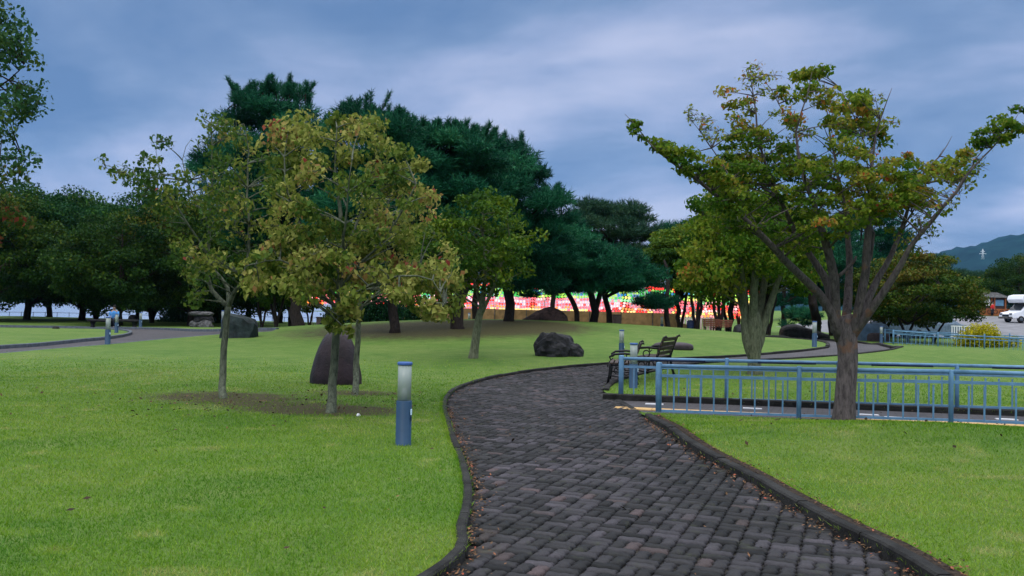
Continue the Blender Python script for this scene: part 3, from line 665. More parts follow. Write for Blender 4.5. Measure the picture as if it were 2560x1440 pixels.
# --- the big spreading tree on the right
TWK = .005
rng = R_(104); pD = at(2108, gp(2108, 1049, LIFT).y-.34); YD = pD.y
def orange(q, t): return np.where((q[:, 0] > 2080) & (q[:, 0] < 2240) & (q[:, 1] > 380) & (q[:, 1] < 520), t+.26, np.where(q[:, 1] < 330, t+.10, t))
LD = [[(2108, 1049, 0, .135), (2112, 1000, 0, .142), (2116, 930, 0, .138), (2118, 870, 0, .135), (2112, 820, 0, .150), (2106, 790, 0, .13)],
     # far left sweeping limb
     [(2100, 850, 0, .085), (2076, 780, -.1, .080), (2046, 735, -.2, .070), (1980, 668, -.5, .058), (1915, 600, -.8, .050), (1860, 545, -1.0, .042), (1780, 480, -1.2, .032), (1700, 420, -1.3, .023), (1640, 375, -1.4, .014), (1600, 325, -1.4, .008), (1562, 285, -1.4, .003)],
     # second left limb
     [(2098, 820, 0, .080), (2076, 740, .2, .072), (2060, 690, .2, .062), (2010, 620, .2, .050), (1965, 530, .0, .040), (1920, 430, -.2, .030), (1895, 330, -.3, .020), (1885, 240, -.3, .011), (1870, 170, -.3, .004)],
     # central limbs
     [(2090, 830, .0, .088), (2084, 700, -.2, .078), (2060, 590, -.4, .060), (2030, 500, -.6, .048), (2005, 420, -.7, .035), (1990, 330, -.7, .020), (2020, 230, -.8, .010), (2030, 180, -.8, .004)],
     [(2110, 830, .0, .080), (2120, 740, .3, .070), (2122, 640, .5, .055), (2115, 540, .7, .045), (2090, 420, .9, .030), (2070, 300, 1.0, .014), (2060, 200, 1, .004)],
     [(2124, 860, .0, .090), (2150, 760, -.2, .075), (2163, 680, -.3, .066), (2168, 590, -.4, .056), (2172, 520, -.4, .045), (2180, 420, -.4, .028), (2200, 300, -.5, .014), (2230, 220, -.5, .004)],
     # forked stub
     [(2163, 620, -.3, .045), (2180, 590, -.3, .040), (2183, 580, -.3, .022)], [(2160, 690, -.3, .04), (2176, 640, -.35, .038), (2184, 582, -.35, .030), (2172, 574, -.35, .024)],
     # right limbs
     [(2128, 840, 0, .080), (2165, 760, .1, .066), (2200, 690, .2, .055), (2240, 610, .3, .045), (2270, 520, .5, .032), (2310, 430, .6, .022), (2350, 390, .7, .012), (2380, 340, .8, .004)],
     [(2126, 850, 0, .080), (2180, 770, -.3, .066), (2230, 700, -.5, .056), (2275, 620, -.7, .044), (2330, 550, -.9, .036), (2390, 480, -1.1, .027), (2430, 420, -1.2, .019), (2480, 370, -1.3, .012), (2530, 310, -1.3, .006), (2552, 270, -1.3, .002)],
     [(2330, 545, -.9, .022), (2400, 470, -.8, .016), (2440, 395, -.7, .010), (2500, 330, -.6, .004)],
     [(2240, 620, .3, .026), (2262, 560, .4, .02), (2300, 500, .4, .014), (2330, 420, .3, .008), (2360, 370, .3, .004)],
     [(2084, 700, -.2, .036), (2130, 660, -.2, .03), (2140, 640, -.2, .02)],
     [(1860, 545, -1.0, .022), (1830, 450, -.9, .014), (1780, 370, -.9, .009), (1720, 290, -.9, .003)],
     [(1985, 330, -.7, .012), (1950, 260, -.6, .008), (1910, 200, -.6, .003)], [(2180, 420, -.4, .016), (2140, 300, -.3, .010), (2100, 220, -.2, .004)]]
LD = [[(a_, b__, c_, r_*(.72 if r_ < .05 and i_ else (.85 if i_ else 1))) for a_, b__, c_, r_ in L_] for i_, L_ in enumerate(LD)]
kwD = dict(flat=.5, droop=.4)
make_hero('spreading_tree', pD, 'large multi-stemmed tree with peeling bark and wide fan-shaped crown, standing at the near blue railing',
    LD,
    [mset([(1800, 560), (1760, 470), (1840, 330), (1900, 290), (1990, 380), (2060, 380), (2160, 300), (2230, 370), (2290, 420), (2280, 500), (2230, 530), (2160, 560), (2080, 600), (2000, 620), (1950, 600), (1880, 590)], YD-.1, 1.7, 230, 32, rng, 86, .056, .37, .14, rflat=.42, tf=orange, dmin=.7, **kwD),
     mset([(1585, 325), (1640, 350), (1720, 370), (1800, 410), (1850, 480), (1850, 560), (1790, 500), (1700, 430), (1620, 370)], YD-1.2, .5, 40, 30, rng, 62, .06, .46, .12, rflat=.4, dmin=.6, **kwD),
     mset([(1555, 280), (1600, 310), (1625, 350), (1600, 345), (1562, 300)], YD-1.4, .1, 5, 17, rng, 26, .06, .35, .1, rflat=.6, **kwD),
     mset([(1800, 220), (1860, 210), (1890, 280), (1860, 320), (1820, 280)], YD-.3, .4, 7, 26, rng, 60, .06, .74, .12, rflat=.5, **kwD),
     mset([(1850, 160), (1920, 150), (1950, 180), (1930, 240), (1860, 220)], YD-.3, .3, 14, 26, rng, 18, .045, .7, .12, rflat=.6, **kwD),
     mset([(1700, 265), (1750, 285), (1830, 340), (1810, 380), (1740, 330)], YD-.9, .3, 14, 22, rng, 16, .04, .6, .1, rflat=.6, **kwD),
     mset([(1930, 210), (2000, 220), (2040, 290), (1990, 330), (1930, 290)], YD-.6, .4, 8, 26, rng, 36, .06, .66, .12, rflat=.5, **kwD),
     mset([(1990, 190), (2060, 170), (2130, 200), (2180, 260), (2200, 330), (2080, 330), (2040, 240)], YD, .9, 26, 30, rng, 85, .065, .60, .12, rflat=.5, **kwD),
     mset([(2130, 250), (2230, 215), (2220, 270), (2180, 300)], YD-.4, .3, 5, 24, rng, 12, .05, .7, .1, rflat=.6, **kwD),
     mset([(2260, 400), (2300, 290), (2300, 330), (2290, 420)], YD+.5, .3, 3, 20, rng, 26, .06, .6, .1, rflat=.5, **kwD),
     mset([(2250, 470), (2340, 400), (2420, 370), (2410, 440), (2330, 500), (2250, 540)], YD, .7, 26, 32, rng, 80, .065, .66, .13, rflat=.4, dmin=.6, **kwD),
     mset([(2420, 380), (2430, 330), (2500, 290), (2550, 265), (2550, 330), (2480, 370)], YD-1.2, .3, 20, 24, rng, 60, .055, .30, .14, rflat=.4, dmin=.6, **kwD),
     mset([(2250, 620), (2280, 530), (2400, 440), (2460, 370), (2550, 290), (2540, 340), (2440, 450), (2340, 560), (2290, 640)], YD-.6, .6, 34, 26, rng, 16, .055, .45, .15, rflat=.8, **kwD),
     mset([(1900, 240), (2000, 300), (2240, 300), (2300, 380), (2180, 340), (1960, 360)], YD, .9, 22, 26, rng, 26, .05, .6, .15, rflat=.6, **kwD),
     mset([(2160, 560), (2240, 530), (2250, 570), (2190, 590)], YD, .5, 3, 20, rng, 24, .065, .5, .1, rflat=.5, **kwD)],
    'leaf_spread', 'bark_big', rng, YD, wob=.07, twk=8, tw=.006, maxlen=1.5)
# --- tree behind the railings
rng = R_(105); pE = gp(1886, 936, LIFT); YE = pE.y
make_hero('multi_stem_tree', pE, 'pale-barked multi-stemmed tree with drooping yellow-green leaves, growing behind the far blue railing',
    [[(1886, 936, 0, .17), (1886, 900, 0, .15), (1886, 860, 0, .17), (1884, 810, 0, .20), (1882, 780, 0, .16)],
     [(1886, 915, 0, .07), (1868, 850, 0, .13), (1862, 770, 0, .10), (1856, 700, -.2, .085), (1842, 600, -.4, .06), (1850, 500, -.5, .04)],
     [(1886, 915, 0, .07), (1880, 830, 0, .12), (1884, 740, -.2, .10), (1890, 640, -.4, .07), (1880, 540, -.4, .05)],
     [(1886, 915, 0, .07), (1890, 840, 0, .12), (1905, 740, .3, .09), (1920, 660, .5, .06), (1960, 560, .6, .04)],
     [(1886, 915, 0, .07), (1898, 850, 0, .12), (1925, 760, 0, .085), (1950, 690, -.1, .06), (1985, 610, -.2, .04)],
     [(1862, 790, 0, .08), (1830, 690, .6, .06), (1780, 600, .9, .04), (1750, 540, 1, .02)]],
    [mset([(1730, 735), (1710, 700), (1730, 600), (1740, 500), (1800, 470), (1900, 480), (2000, 520), (2050, 620), (2040, 700), (1990, 740), (1960, 700), (1860, 640), (1840, 700), (1800, 740)], YE+.8, 2.4, 130, 44, rng, 190, .10, .36, .13, flat=.3, droop=.5, rflat=.65)],
    'leaf_spread', 'bark_mid', rng, YE, wob=.06, twk=2, tw=.012, maxlen=3.5)
# --- small maple right of centre
TWK = .012
rng = R_(106); pM = gp(1182, 896, LIFT); YM = pM.y
make_hero('maple_tree', pM, 'small maple with a leaning green-grey trunk, alone at the foot of the soil-covered mound',
    [[(1182, 896, 0, .13), (1188, 850, 0, .115), (1196, 800, 0, .10), (1204, 770, 0, .09), (1210, 720, 0, .06), (1212, 640, 0, .045), (1205, 560, 0, .03), (1215, 500, 0, .012)],
     [(1200, 790, 0, .06), (1225, 740, -.3, .045), (1250, 670, -.5, .035), (1275, 600, -.5, .02)],
     [(1204, 765, 0, .05), (1180, 690, .4, .04), (1150, 620, .5, .02)]],
    [mset([(1030, 660), (1040, 600), (1100, 550), (1130, 510), (1170, 490), (1215, 480), (1265, 495), (1270, 555), (1330, 565), (1335, 590), (1310, 610), (1340, 680), (1300, 700), (1310, 725), (1220, 735), (1150, 725), (1070, 705)], YM, 1.9, 104, 34, rng, 92, .11, .52, .16, flat=.45, droop=.3, rflat=.5)],
    'leaf_young', 'bark_mid', rng, YM, twk=1, tw=.012)
# --- tree reaching in from beyond the left edge
rng = R_(107); pG = Vector((-10.1, 14.8, h1(-10.1, 14.8)+LIFT))
cG, rG, qG = clumps_px([(-260, 0), (0, 0), (40, 50), (80, 130), (80, 240), (110, 280), (60, 320), (20, 350), (50, 380), (100, 420), (60, 470), (0, 500), (-260, 500)], 14.8, 1.2, 110, 44, rng, flat=.7)
cG2, rG2, _ = clumps_px([(-200, 500), (60, 490), (80, 560), (20, 620), (-200, 640)], 15.6, 1.0, 14, 36, rng, flat=.6)
make_hero('leafy_tree', pG, 'airy small-leaved tree leaning into the picture at its left edge',
    [[(-240, 1000, 0, .14), (-230, 850, 0, .12), (-210, 700, 0, .10), (-190, 520, 0, .08), (-180, 350, 0, .05), (-170, 150, 0, .02), (-160, 50, 0, .006)],
     [(-190, 520, 0, .05), (-90, 450, 0, .03), (0, 400, 0, .015), (60, 400, 0, .006)],
     [(-180, 350, 0, .045), (-80, 270, 0, .025), (20, 200, 0, .012), (60, 160, 0, .005)]],
    [(cG, rG, rng.integers(70, 120, len(cG)), .075, np.clip(rng.normal(.45, .18, len(cG)), 0, 1), dict(flat=.3, droop=.4)),
     (cG2, rG2, rng.integers(60, 90, len(cG2)), .09, np.clip(rng.normal(.8, .1, len(cG2)), 0, 1), dict(flat=.3, droop=.4))],
    'leaf_edge', 'bark_dark', rng, 14.8, twk=2)
# --- pines on the mound
def pine(base, Y, label, trunk, crown, seed, n, rpx, depth, per, L=.26, extra=(), mat='needle', tint=.45, flat=.55, group='pines on the mound', spikes=()):
    rng = R_(seed); root = tree('pine_tree', base, label, group); mb = MB(); limbs = []
    for i, Lm in enumerate([trunk]+list(extra)):
        pts = [PX(a, b_, Y+dd)-base for a, b_, dd, r in Lm]
        if i == 0: pts[0] = Vector((0, 0, -.25))
        D, R = densify(pts, [r for *_, r in Lm], rng, .5, .03)
        if i == 0: R[0] *= 1.3
        limbs.append((D, R)); mb.tube(D, R, 10 if i == 0 else 7, wob=.07, rng=random.Random(seed+i))
    cen, rad, q = clumps_px(crown, Y, depth, n, rpx, rng, flat=flat, dmin=.72)
    c = rel(cen, base); skeleton(mb, limbs, c, rng, tw=.03, maxlen=7, off=.25)
    A = [needle_arrays(c, rad, np.full(len(c), per), L, rng, ctint=np.clip(rng.normal(tint, .16, len(c)), 0, 1))]
    spikes = list(spikes)
    if n > 80:
        tp_ = sorted(range(len(q)), key=lambda i: q[i][1])
        for i in tp_:
            if not any(abs(q[j][0]-q[i][0]) < 45 and q[j][1] < q[i][1]-12 for j in range(len(q))):
                for _ in range(6): spikes.append((q[i][0]+rng.uniform(-34, 34), q[i][1]-rpx*.1, rng.uniform(14, 44)))
    for (sx, sy, hpx) in spikes:       # this year's upright candles
        b0 = PX(sx, sy, Y+rng.uniform(-.5, .5))-base; hh = hpx/F_PX*Y; tl_ = Vector((rng.normal(0, .38), rng.normal(0, .38), 1))
        mb.tube([b0-tl_*.5, b0+tl_*hh], [.028, .014], 5)
        k = 16; zc_ = np.linspace(0, hh, k); cc = np.array([tuple(b0+tl_*z) for z in zc_])
        A.append(needle_arrays(cc, np.full((k, 3), .03), np.full(k, 5), L*.66, rng, ctint=np.full(k, tint), up=.9))
    put('trunk', mb, M['bark_dark'], root); V, F, T = cat(A); fast_mesh('crown', V, 3, F, T, M[mat], root); return root
def mound(px, Y): return at(px, Y, .03)
P1 = mound(745, 43); P2 = gp(985, 832, LIFT); P3 = gp(1148, 822, LIFT); P4 = mound(1270, 40); P5 = mound(1483, 45)
pine(P1, 43, 'tall dark pine whose round top stands highest left of centre, trunk flared and thick',
     [(745, 826, 0, .36), (741, 780, 0, .28), (735, 700, 0, .25), (720, 560, 0, .22), (700, 400, 0, .15), (690, 290, 0, .06)],
     [(585, 275), (620, 240), (690, 225), (760, 240), (795, 275), (800, 320), (820, 420), (800, 560), (760, 640), (640, 650), (560, 560), (500, 440), (540, 360), (590, 330)], 201, 90, 42, 2.6, 190, .28,
     spikes=[(690, 240, 26), (672, 245, 22), (712, 245, 20), (770, 265, 22), (640, 262, 18), (740, 262, 18)])
pine(P2, P2.y, 'dark pine rooted low on the bare soil behind the three young maples',
     [(985, 836, 0, .20), (984, 780, 0, .18), (980, 700, 0, .17), (970, 560, 0, .14), (950, 420, 0, .08), (940, 330, 0, .03)],
     [(780, 420), (800, 310), (860, 290), (900, 280), (970, 280), (1050, 330), (1080, 440), (1060, 560), (1020, 700), (940, 740), (860, 720), (780, 600)], 202, 90, 44, 2.4, 190, .24,
     spikes=[(925, 300, 74), (941, 300, 66), (905, 300, 40), (838, 330, 72), (866, 320, 50), (960, 310, 45), (1000, 330, 48), (1030, 345, 40), (980, 330, 40)])
pine(P3, P3.y, 'pine with a thick black trunk curving right, on the mound soil',
     [(1146, 824, 0, .27), (1140, 790, 0, .25), (1150, 740, 0, .25), (1168, 690, 0, .22), (1150, 560, 0, .16), (1120, 440, 0, .10), (1100, 360, 0, .03)],
     [(980, 380), (1040, 330), (1130, 335), (1230, 365), (1250, 460), (1250, 560), (1220, 650), (1120, 690), (1030, 660), (980, 540)], 203, 90, 44, 2.5, 190, .26,
     spikes=[(1095, 350, 44), (1112, 350, 42), (1124, 355, 46), (1082, 360, 30), (1140, 365, 30), (1190, 380, 48), (1160, 372, 26), (1060, 372, 34)])
pine(P4, 40, 'broad dense pine with straight black trunk on the mound, left of the brown rock',
     [(1270, 806, 0, .24), (1272, 760, 0, .22), (1268, 700, 0, .20), (1262, 600, 0, .17), (1250, 480, 0, .10), (1245, 400, 0, .04)],
     [(1140, 390), (1220, 365), (1300, 380), (1345, 420), (1370, 480), (1415, 510), (1410, 600), (1390, 710), (1300, 715), (1220, 690), (1170, 620), (1130, 480)], 204, 96, 46, 2.9, 200, .26, spikes=[(1215, 385, 20), (1260, 390, 16)])
pine(P5, 45, 'pine with a trunk forking near the ground, right of the brown rock on the mound',
     [(1486, 806, 0, .22), (1486, 780, 0, .20), (1478, 740, 0, .16), (1462, 700, 0, .13), (1440, 640, 0, .1), (1420, 560, 0, .05)],
     [(1330, 640), (1400, 540), (1440, 560), (1480, 620), (1560, 640), (1600, 660), (1640, 690), (1600, 720), (1500, 725), (1400, 720), (1330, 710)], 205, 76, 40, 2.8, 180, .26,
     extra=[[(1488, 780, 0, .15), (1500, 740, 0, .13), (1510, 700, -.3, .10), (1540, 660, -.5, .05)]])
pine(mound(1442, 52), 52, 'slim pine trunk leaning left, just right of the brown rock on the mound',
     [(1450, 806, 0, .16), (1440, 780, 0, .15), (1428, 745, 0, .14), (1408, 715, 0, .11), (1390, 650, 0, .06)],
     [(1290, 720), (1330, 690), (1420, 690), (1480, 710), (1450, 730), (1380, 750), (1330, 745), (1290, 740)], 206, 16, 28, 1.6, 120, .26, tint=.3)
pine(mound(1522, 50), 50, 'slim black-trunked pine bent to the left, next to the forked one',
     [(1524, 808, 0, .18), (1522, 780, 0, .16), (1514, 745, 0, .15), (1508, 710, 0, .12), (1500, 650, 0, .06)],
     [(1440, 700), (1500, 670), (1580, 680), (1620, 710), (1560, 725), (1470, 720)], 207, 16, 30, 1.8, 130, .26, tint=.35)
pine(mound(1382, 56), 56, 'straight slim pine rising behind the brown rock',
     [(1382, 806, 0, .16), (1382, 760, 0, .15), (1384, 700, 0, .13), (1380, 620, 0, .06)],
     [(1310, 640), (1380, 590), (1450, 640), (1450, 700), (1330, 700)], 208, 18, 32, 2, 130, .28, tint=.35)
pine(mound(1672, 47), 47, 'crooked pine trunk with one low drooping bough, in front of the bright lanterns',
     [(1674, 816, 0, .15), (1668, 790, 0, .14), (1664, 750, 0, .12), (1672, 700, 0, .1), (1660, 650, 0, .05)],
     [(1590, 755), (1630, 745), (1680, 740), (1690, 755), (1650, 768), (1600, 770)], 209, 12, 20, 1.0, 90, .24, tint=.25)
pine(gp(2045, 829, LIFT), 52, 'tall straight dark pine trunk seen left of the spreading tree',
     [(2046, 830, 0, .26), (2040, 790, 0, .24), (2030, 730, 0, .22), (2030, 650, 0, .16), (2040, 600, 0, .08)],
     [(1960, 700), (1990, 620), (2060, 590), (2140, 600), (2150, 680), (2100, 740), (2000, 740)], 210, 30, 38, 2.4, 140, .3, tint=.35, group='pines right of the mound')
for i, (px, Y, top, w_, lab) in enumerate([(1112, 49, 560, 60, 'narrow pine just left of the thickest curved trunk on the mound'), (1190, 50, 540, 60, 'narrow pine between the curved trunk and the straight black trunk'), (1030, 58, 560, 60, 'pine at the left end of the lantern rows, half hidden by maple leaves'), (1200, 62, 470, 70, 'pine at the back of the mound, its crown merged with its neighbours')][:3]):
    pine(mound(px, Y), Y, lab, [(px, 808, 0, .19), (px-3, 760, 0, .17), (px+2, 680, 0, .14), (px, top+40, 0, .06)],
         [(px-w_, 700), (px-w_, top+60), (px, top), (px+w_, top+60), (px+w_, 700), (px, 715)], 220+i, 22, 36, 1.8, 120, .28, tint=.3)
# flat-topped pine-like tree right of the mound
pine(mound(1590, 66), 66, 'wide flat-layered pine with gaps of sky, standing behind the lantern rows',
     [(1570, 806, 0, .28), (1560, 740, 0, .25), (1545, 660, 0, .2), (1535, 580, 0, .12), (1540, 530, 0, .05)],
     [(1405, 560), (1420, 515), (1480, 510), (1540, 505), (1590, 520), (1640, 570), (1660, 620), (1650, 680), (1580, 700), (1480, 690), (1430, 640)], 230, 64, 34, 3.4, 150, .36, mat='needle_far', tint=.5, flat=.34, group='pines behind the lanterns')
# ------------------------------------------------------------------ trees further back: a few kinds, copied
def proto_tree(seed, h, w, mat, bark, nclump=42, per=330, size=.19, bottom=.18, stems=1, tint=.45, rflat=.55, rc=.17, tr=.028, flat=.4):
    """tree at the origin, height h, crown half width w -> (trunk mesh obj, crown mesh obj, root)"""
    rng = R_(seed); mb = MB(); limbs = []; z0 = h*bottom
    for s_ in range(stems):
        a = 2*PI*s_/max(stems, 1)+rng.uniform(0, 1); k = .0 if stems == 1 else .10
        pts = [Vector((0, 0, -.2)), Vector((math.cos(a)*k*w*.5, math.sin(a)*k*w*.5, h*.10)), Vector((math.cos(a)*k*w*2, math.sin(a)*k*w*2, z0+h*.06)), Vector((math.cos(a)*k*w*4+rng.normal(0, .1), math.sin(a)*k*w*4, h*.5)), Vector((math.cos(a)*k*w*4.5, math.sin(a)*k*w*4.5, h*.82))]
        r0 = h*tr*(1 if stems == 1 else .62); D, R = densify(pts, [r0, r0*.85, r0*.72, r0*.4, r0*.1], rng, .4, .03); R[0] *= 1.4
        limbs.append((D, R)); mb.tube(D, R, 9, wob=.08, rng=random.Random(seed+s_))
    for k in range(7):
        a = k*2.4+rng.uniform(-.4, .4); zb = h*rng.uniform(bottom*.75, .45); zt = min(h*.92, zb+h*rng.uniform(.2, .4)); rr = w*rng.uniform(.5, .85)
        L = [Vector((0, 0, zb)), Vector((math.cos(a)*rr*.4, math.sin(a)*rr*.4, zb+(zt-zb)*.45)), Vector((math.cos(a)*rr, math.sin(a)*rr, zt))]
        D, R = densify(L, [h*tr*.5, h*tr*.3, h*tr*.08], rng, .4, .04); limbs.append((D, R)); mb.tube(D, R, 7, cap=False)
    cen = []
    t_ = 0
    while len(cen) < nclump and t_ < 4000:
        t_ += 1
        d = unit(rng.normal(size=3)); r = rng.uniform(.45, 1)**.6
        p = np.array([d[0]*w*r, d[1]*w*r, z0+(h-z0)*(.5+.5*d[2]*r)])
        zf = (p[2]-z0)/(h-z0); lim = w*(1-.55*max(0, zf-.45)**1.3/.45)*(1 if zf > .12 else .82)
        if math.hypot(p[0], p[1]) > lim: continue
        if any(np.linalg.norm((p-q)*[1, 1, 1.4]) < rc*w*1.15 for q in cen): continue
        cen.append(p)
    cen = np.array(cen); r = rc*w*rng.uniform(1.15, 2.0, len(cen)); rad = np.column_stack([r, r, r*rflat])
    skeleton(mb, limbs, cen, rng, tw=.018, maxlen=5)
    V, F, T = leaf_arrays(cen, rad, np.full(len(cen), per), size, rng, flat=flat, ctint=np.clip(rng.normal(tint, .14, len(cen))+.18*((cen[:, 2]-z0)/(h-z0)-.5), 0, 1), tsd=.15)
    return mb, (V, F, T), (mat, bark)
def realise(name, pr, loc, label, group, rz=0, s=1.0):
    root = empty(name, loc, rz, label, 'tree', group); root.scale = (s, s, s)
    pr[0].build('trunk', M[pr[2][1]], root); fast_mesh('crown', *((pr[1][0], 3)+pr[1][1:]), M[pr[2][0]], root); return root
def again(src, loc, label, group, rz, s, sz=None):
    o = copy_tree(src); o.location = loc; o.rotation_euler = (0, 0, rz); o.scale = (s, s, sz or s); o['label'] = label; o['group'] = group; return o
GL = 'broad trees along the left side'
Z1 = realise('broadleaf_tree', proto_tree(301, 10.2, 5.8, 'leaf_dark', 'bark_dark', 100, 420, .20, .11, rc=.15), at(70, 70), 'dark rounded tree with the thick trunk nearest the left edge', GL)
Z2 = realise('broadleaf_tree', proto_tree(302, 10.0, 5.4, 'leaf_dark', 'bark_dark', 92, 420, .20, .10, stems=3, rc=.15), at(380, 66), 'dark tree with several leaning stems behind the lamp bollards', GL)
Z3 = realise('broadleaf_tree', proto_tree(303, 8.6, 4.9, 'leaf_olive', 'bark_dark', 84, 380, .19, .12, rc=.15), at(478, 60), 'olive-tinged tree whose trunk stands right behind the mushroom-shaped rock', GL)
left_row = [(Z1, 205, 72, .98, 1.1, 'dark tree second from the left edge, its thin trunk standing alone'), (Z2, 240, 76, 1.02, 2.2, 'dark tree left of the seated person, its base widening to the ground'),
    (Z3, -30, 62, 1.05, .4, 'dark tree cut off by the left edge of the picture'), (Z1, 122, 84, .95, 3.0, 'dark tree behind and between the two leftmost thick trunks'), (Z3, 345, 78, 1.08, 4.0, 'dark tree with a slanting trunk above the far bollard'),
    (Z2, 430, 80, .95, 5.0, 'dark tree behind the rounded hedge'), (Z3, 300, 58, .86, 2.0, 'smaller yellow-tinged tree behind the stone benches'), (Z2, 540, 72, .9, 1.7, 'dark tree behind the round clipped shrubs'),
    (Z3, 620, 66, .88, 3.6, 'dark olive tree behind the dark block of rock'), (Z1, 700, 76, .85, .9, 'dark tree filling the gap behind the tall pine'), (Z2, -140, 70, 1.1, .2, 'dark tree mostly outside the left edge'),
    (Z3, 930, 74, .85, 5.5, 'dark tree behind the low dark shrub mass')]
for src, px, Y, s, rz, lab in left_row: again(src, at(px, Y), lab, GL, rz, s)
# small fresh green trees at middle distance
Y1 = realise('young_tree', proto_tree(311, 4.6, 2.1, 'leaf_young', 'bark_dark', 34, 300, .14, .30, stems=3, tint=.62), at(690, 44), 'small green tree with thin twin stems at the left foot of the pines', 'small trees around the mound')
again(Y1, at(725, 47), 'small green tree with a twisting dark stem beside the flared pine trunk', 'small trees around the mound', 2.0, .95)
again(Y1, at(655, 60), 'bright green small tree seen between the forked young maple and the pines', 'small trees around the mound', 4.0, 1.1)
again(Y1, at(775, 62), 'small tree with one thin stem behind the tall pine trunk', 'small trees around the mound', 1.0, .9)
M1 = realise('maple_tree', proto_tree(312, 6.3, 2.7, 'leaf_young', 'bark_dark', 46, 330, .15, .42, stems=3, tint=.62, rflat=.35, flat=.6), at(1742, 50), 'green maple with a thick dark leaning trunk in front of the lantern rows', 'maples right of the mound')
for px, Y, s, rz, lab in [(1700, 52, .95, 1.2, 'maple with two thin pale stems before the white fence of lanterns'), (1797, 50, 1.0, 2.9, 'maple with a thin grey stem beside the two brown bench backs'), (1822, 53, 1.05, 4.2, 'maple with a leaning dark stem just left of the multi-stemmed tree'), (1920, 52, .95, 5.2, 'small maple with a crooked dark stem right of the multi-stemmed tree'), (1850, 62, 1.05, 3.2, 'maple directly behind the multi-stemmed tree')]:
    again(M1, at(px, Y), lab, 'maples right of the mound', rz, s)
O1 = realise('maple_tree', proto_tree(313, 5.2, 3.3, 'leaf_olive', 'bark_dark', 60, 330, .15, .22, stems=2, tint=.74, rflat=.35, flat=.6), at(2270, 50), 'round olive-green maple with a forked trunk behind the far blue railings', 'trees by the car park')
again(O1, at(2335, 53), 'olive-green maple beside the yellow shrub', 'trees by the car park', 2.2, .85)
again(O1, at(2215, 58), 'olive-green maple behind the blue-grey covered stack', 'trees by the car park', 4.2, .9)
again(Z3, at(2548, 108), 'broad green tree standing right of the wooden kiosk', 'trees by the car park', 1.0, .85)
again(Z3, at(2640, 112), 'broad green tree at the right edge above the camper van', 'trees by the car park', 3.0, .85)
# more pines behind the spreading tree and a far tree line
def pine_proto(seed, h, w, tint=.4, mat='needle', n=34, per=130, L=.32):
    rng = R_(seed); mb = MB(); pts = [Vector((0, 0, -.2)), Vector((.1, 0, h*.2)), Vector((-.1, .1, h*.5)), Vector((.05, 0, h*.9))]
    D, R = densify(pts, [h*.028, h*.024, h*.018, h*.004], rng, .5, .03); mb.tube(D, R, 9, wob=.06, rng=random.Random(seed)); cen = []; t_ = 0
    while len(cen) < n and t_ < 3000:
        t_ += 1; z = rng.uniform(.28, 1.0); lim = w*(1.05-abs(z-.5)**1.5*1.6); a = rng.uniform(0, 2*PI); r = lim*math.sqrt(rng.random())
        p = np.array([math.cos(a)*r, math.sin(a)*r, z*h])
        if any(np.linalg.norm((p-q)*[1, 1, 1.5]) < .22*w for q in cen): continue
        cen.append(p)
    cen = np.array(cen); r = .27*w*rng.uniform(.8, 1.25, len(cen)); rad = np.column_stack([r, r, r*.5]); skeleton(mb, [(D, R)], cen, rng, tw=.03, off=.3)
    return mb, needle_arrays(cen, rad, np.full(len(cen), per), L, rng, ctint=np.clip(rng.normal(tint, .15, len(cen)), 0, 1)), (mat, 'bark_dark')
Q1 = realise('pine_tree', pine_proto(401, 8.6, 3.2), at(2150, 62), 'round-topped pine seen between the stems of the spreading tree', 'pines right of the mound')
for px, Y, s, rz, lab in [(1700, 68, .95, 2.3, 'pine whose top fills the gap left of the multi-stemmed tree'), (2230, 66, .9, 1.3, 'pine just right of the spreading tree, its top against the sky'), (2080, 68, .95, 3.3, 'pine whose crown meets the left stems of the spreading tree'), (1960, 72, .9, 2.0, 'pine behind the long dark boulder'), (1690, 80, .95, .6, 'dark pine top right of the wide flat-layered pine'), (1780, 78, .85, 4.0, 'dark pine behind the multi-stemmed tree'),
                          (1330, 76, 1.0, 5.0, 'pine at the back of the mound behind the lantern rows'), (960, 70, 1.0, 1.0, 'dark pine behind the dark shrub mass')]:
    again(Q1, at(px, Y), lab, 'pines right of the mound', rz, s)
Q2 = realise('pine_tree', pine_proto(402, 8.0, 3.4, .5, 'needle_far', 24, 90, .5), at(2330, 118), 'far dark conifer in the tree line below the blue hill', 'far tree line')
rt = random.Random(4)
k = 0
for px, Y, s in [(2290, 130, .7), (2375, 122, .75), (2420, 128, .8), (2465, 124, .75), (2510, 132, .85), (2570, 128, .9), (2260, 140, .8), (2440, 145, .9), (1900, 120, .8), (1980, 118, .8), (2060, 125, .9), (2140, 122, .85), (2350, 140, .8), (2215, 135, .8)]:
    again(Q2, at(px, Y), 'far dark conifer in the tree line below the blue hill' if px > 2180 else 'far dark conifer glimpsed between the maples right of the lanterns', 'far tree line' if px > 2180 else 'far conifers between the maples', rt.uniform(0, 6), s)
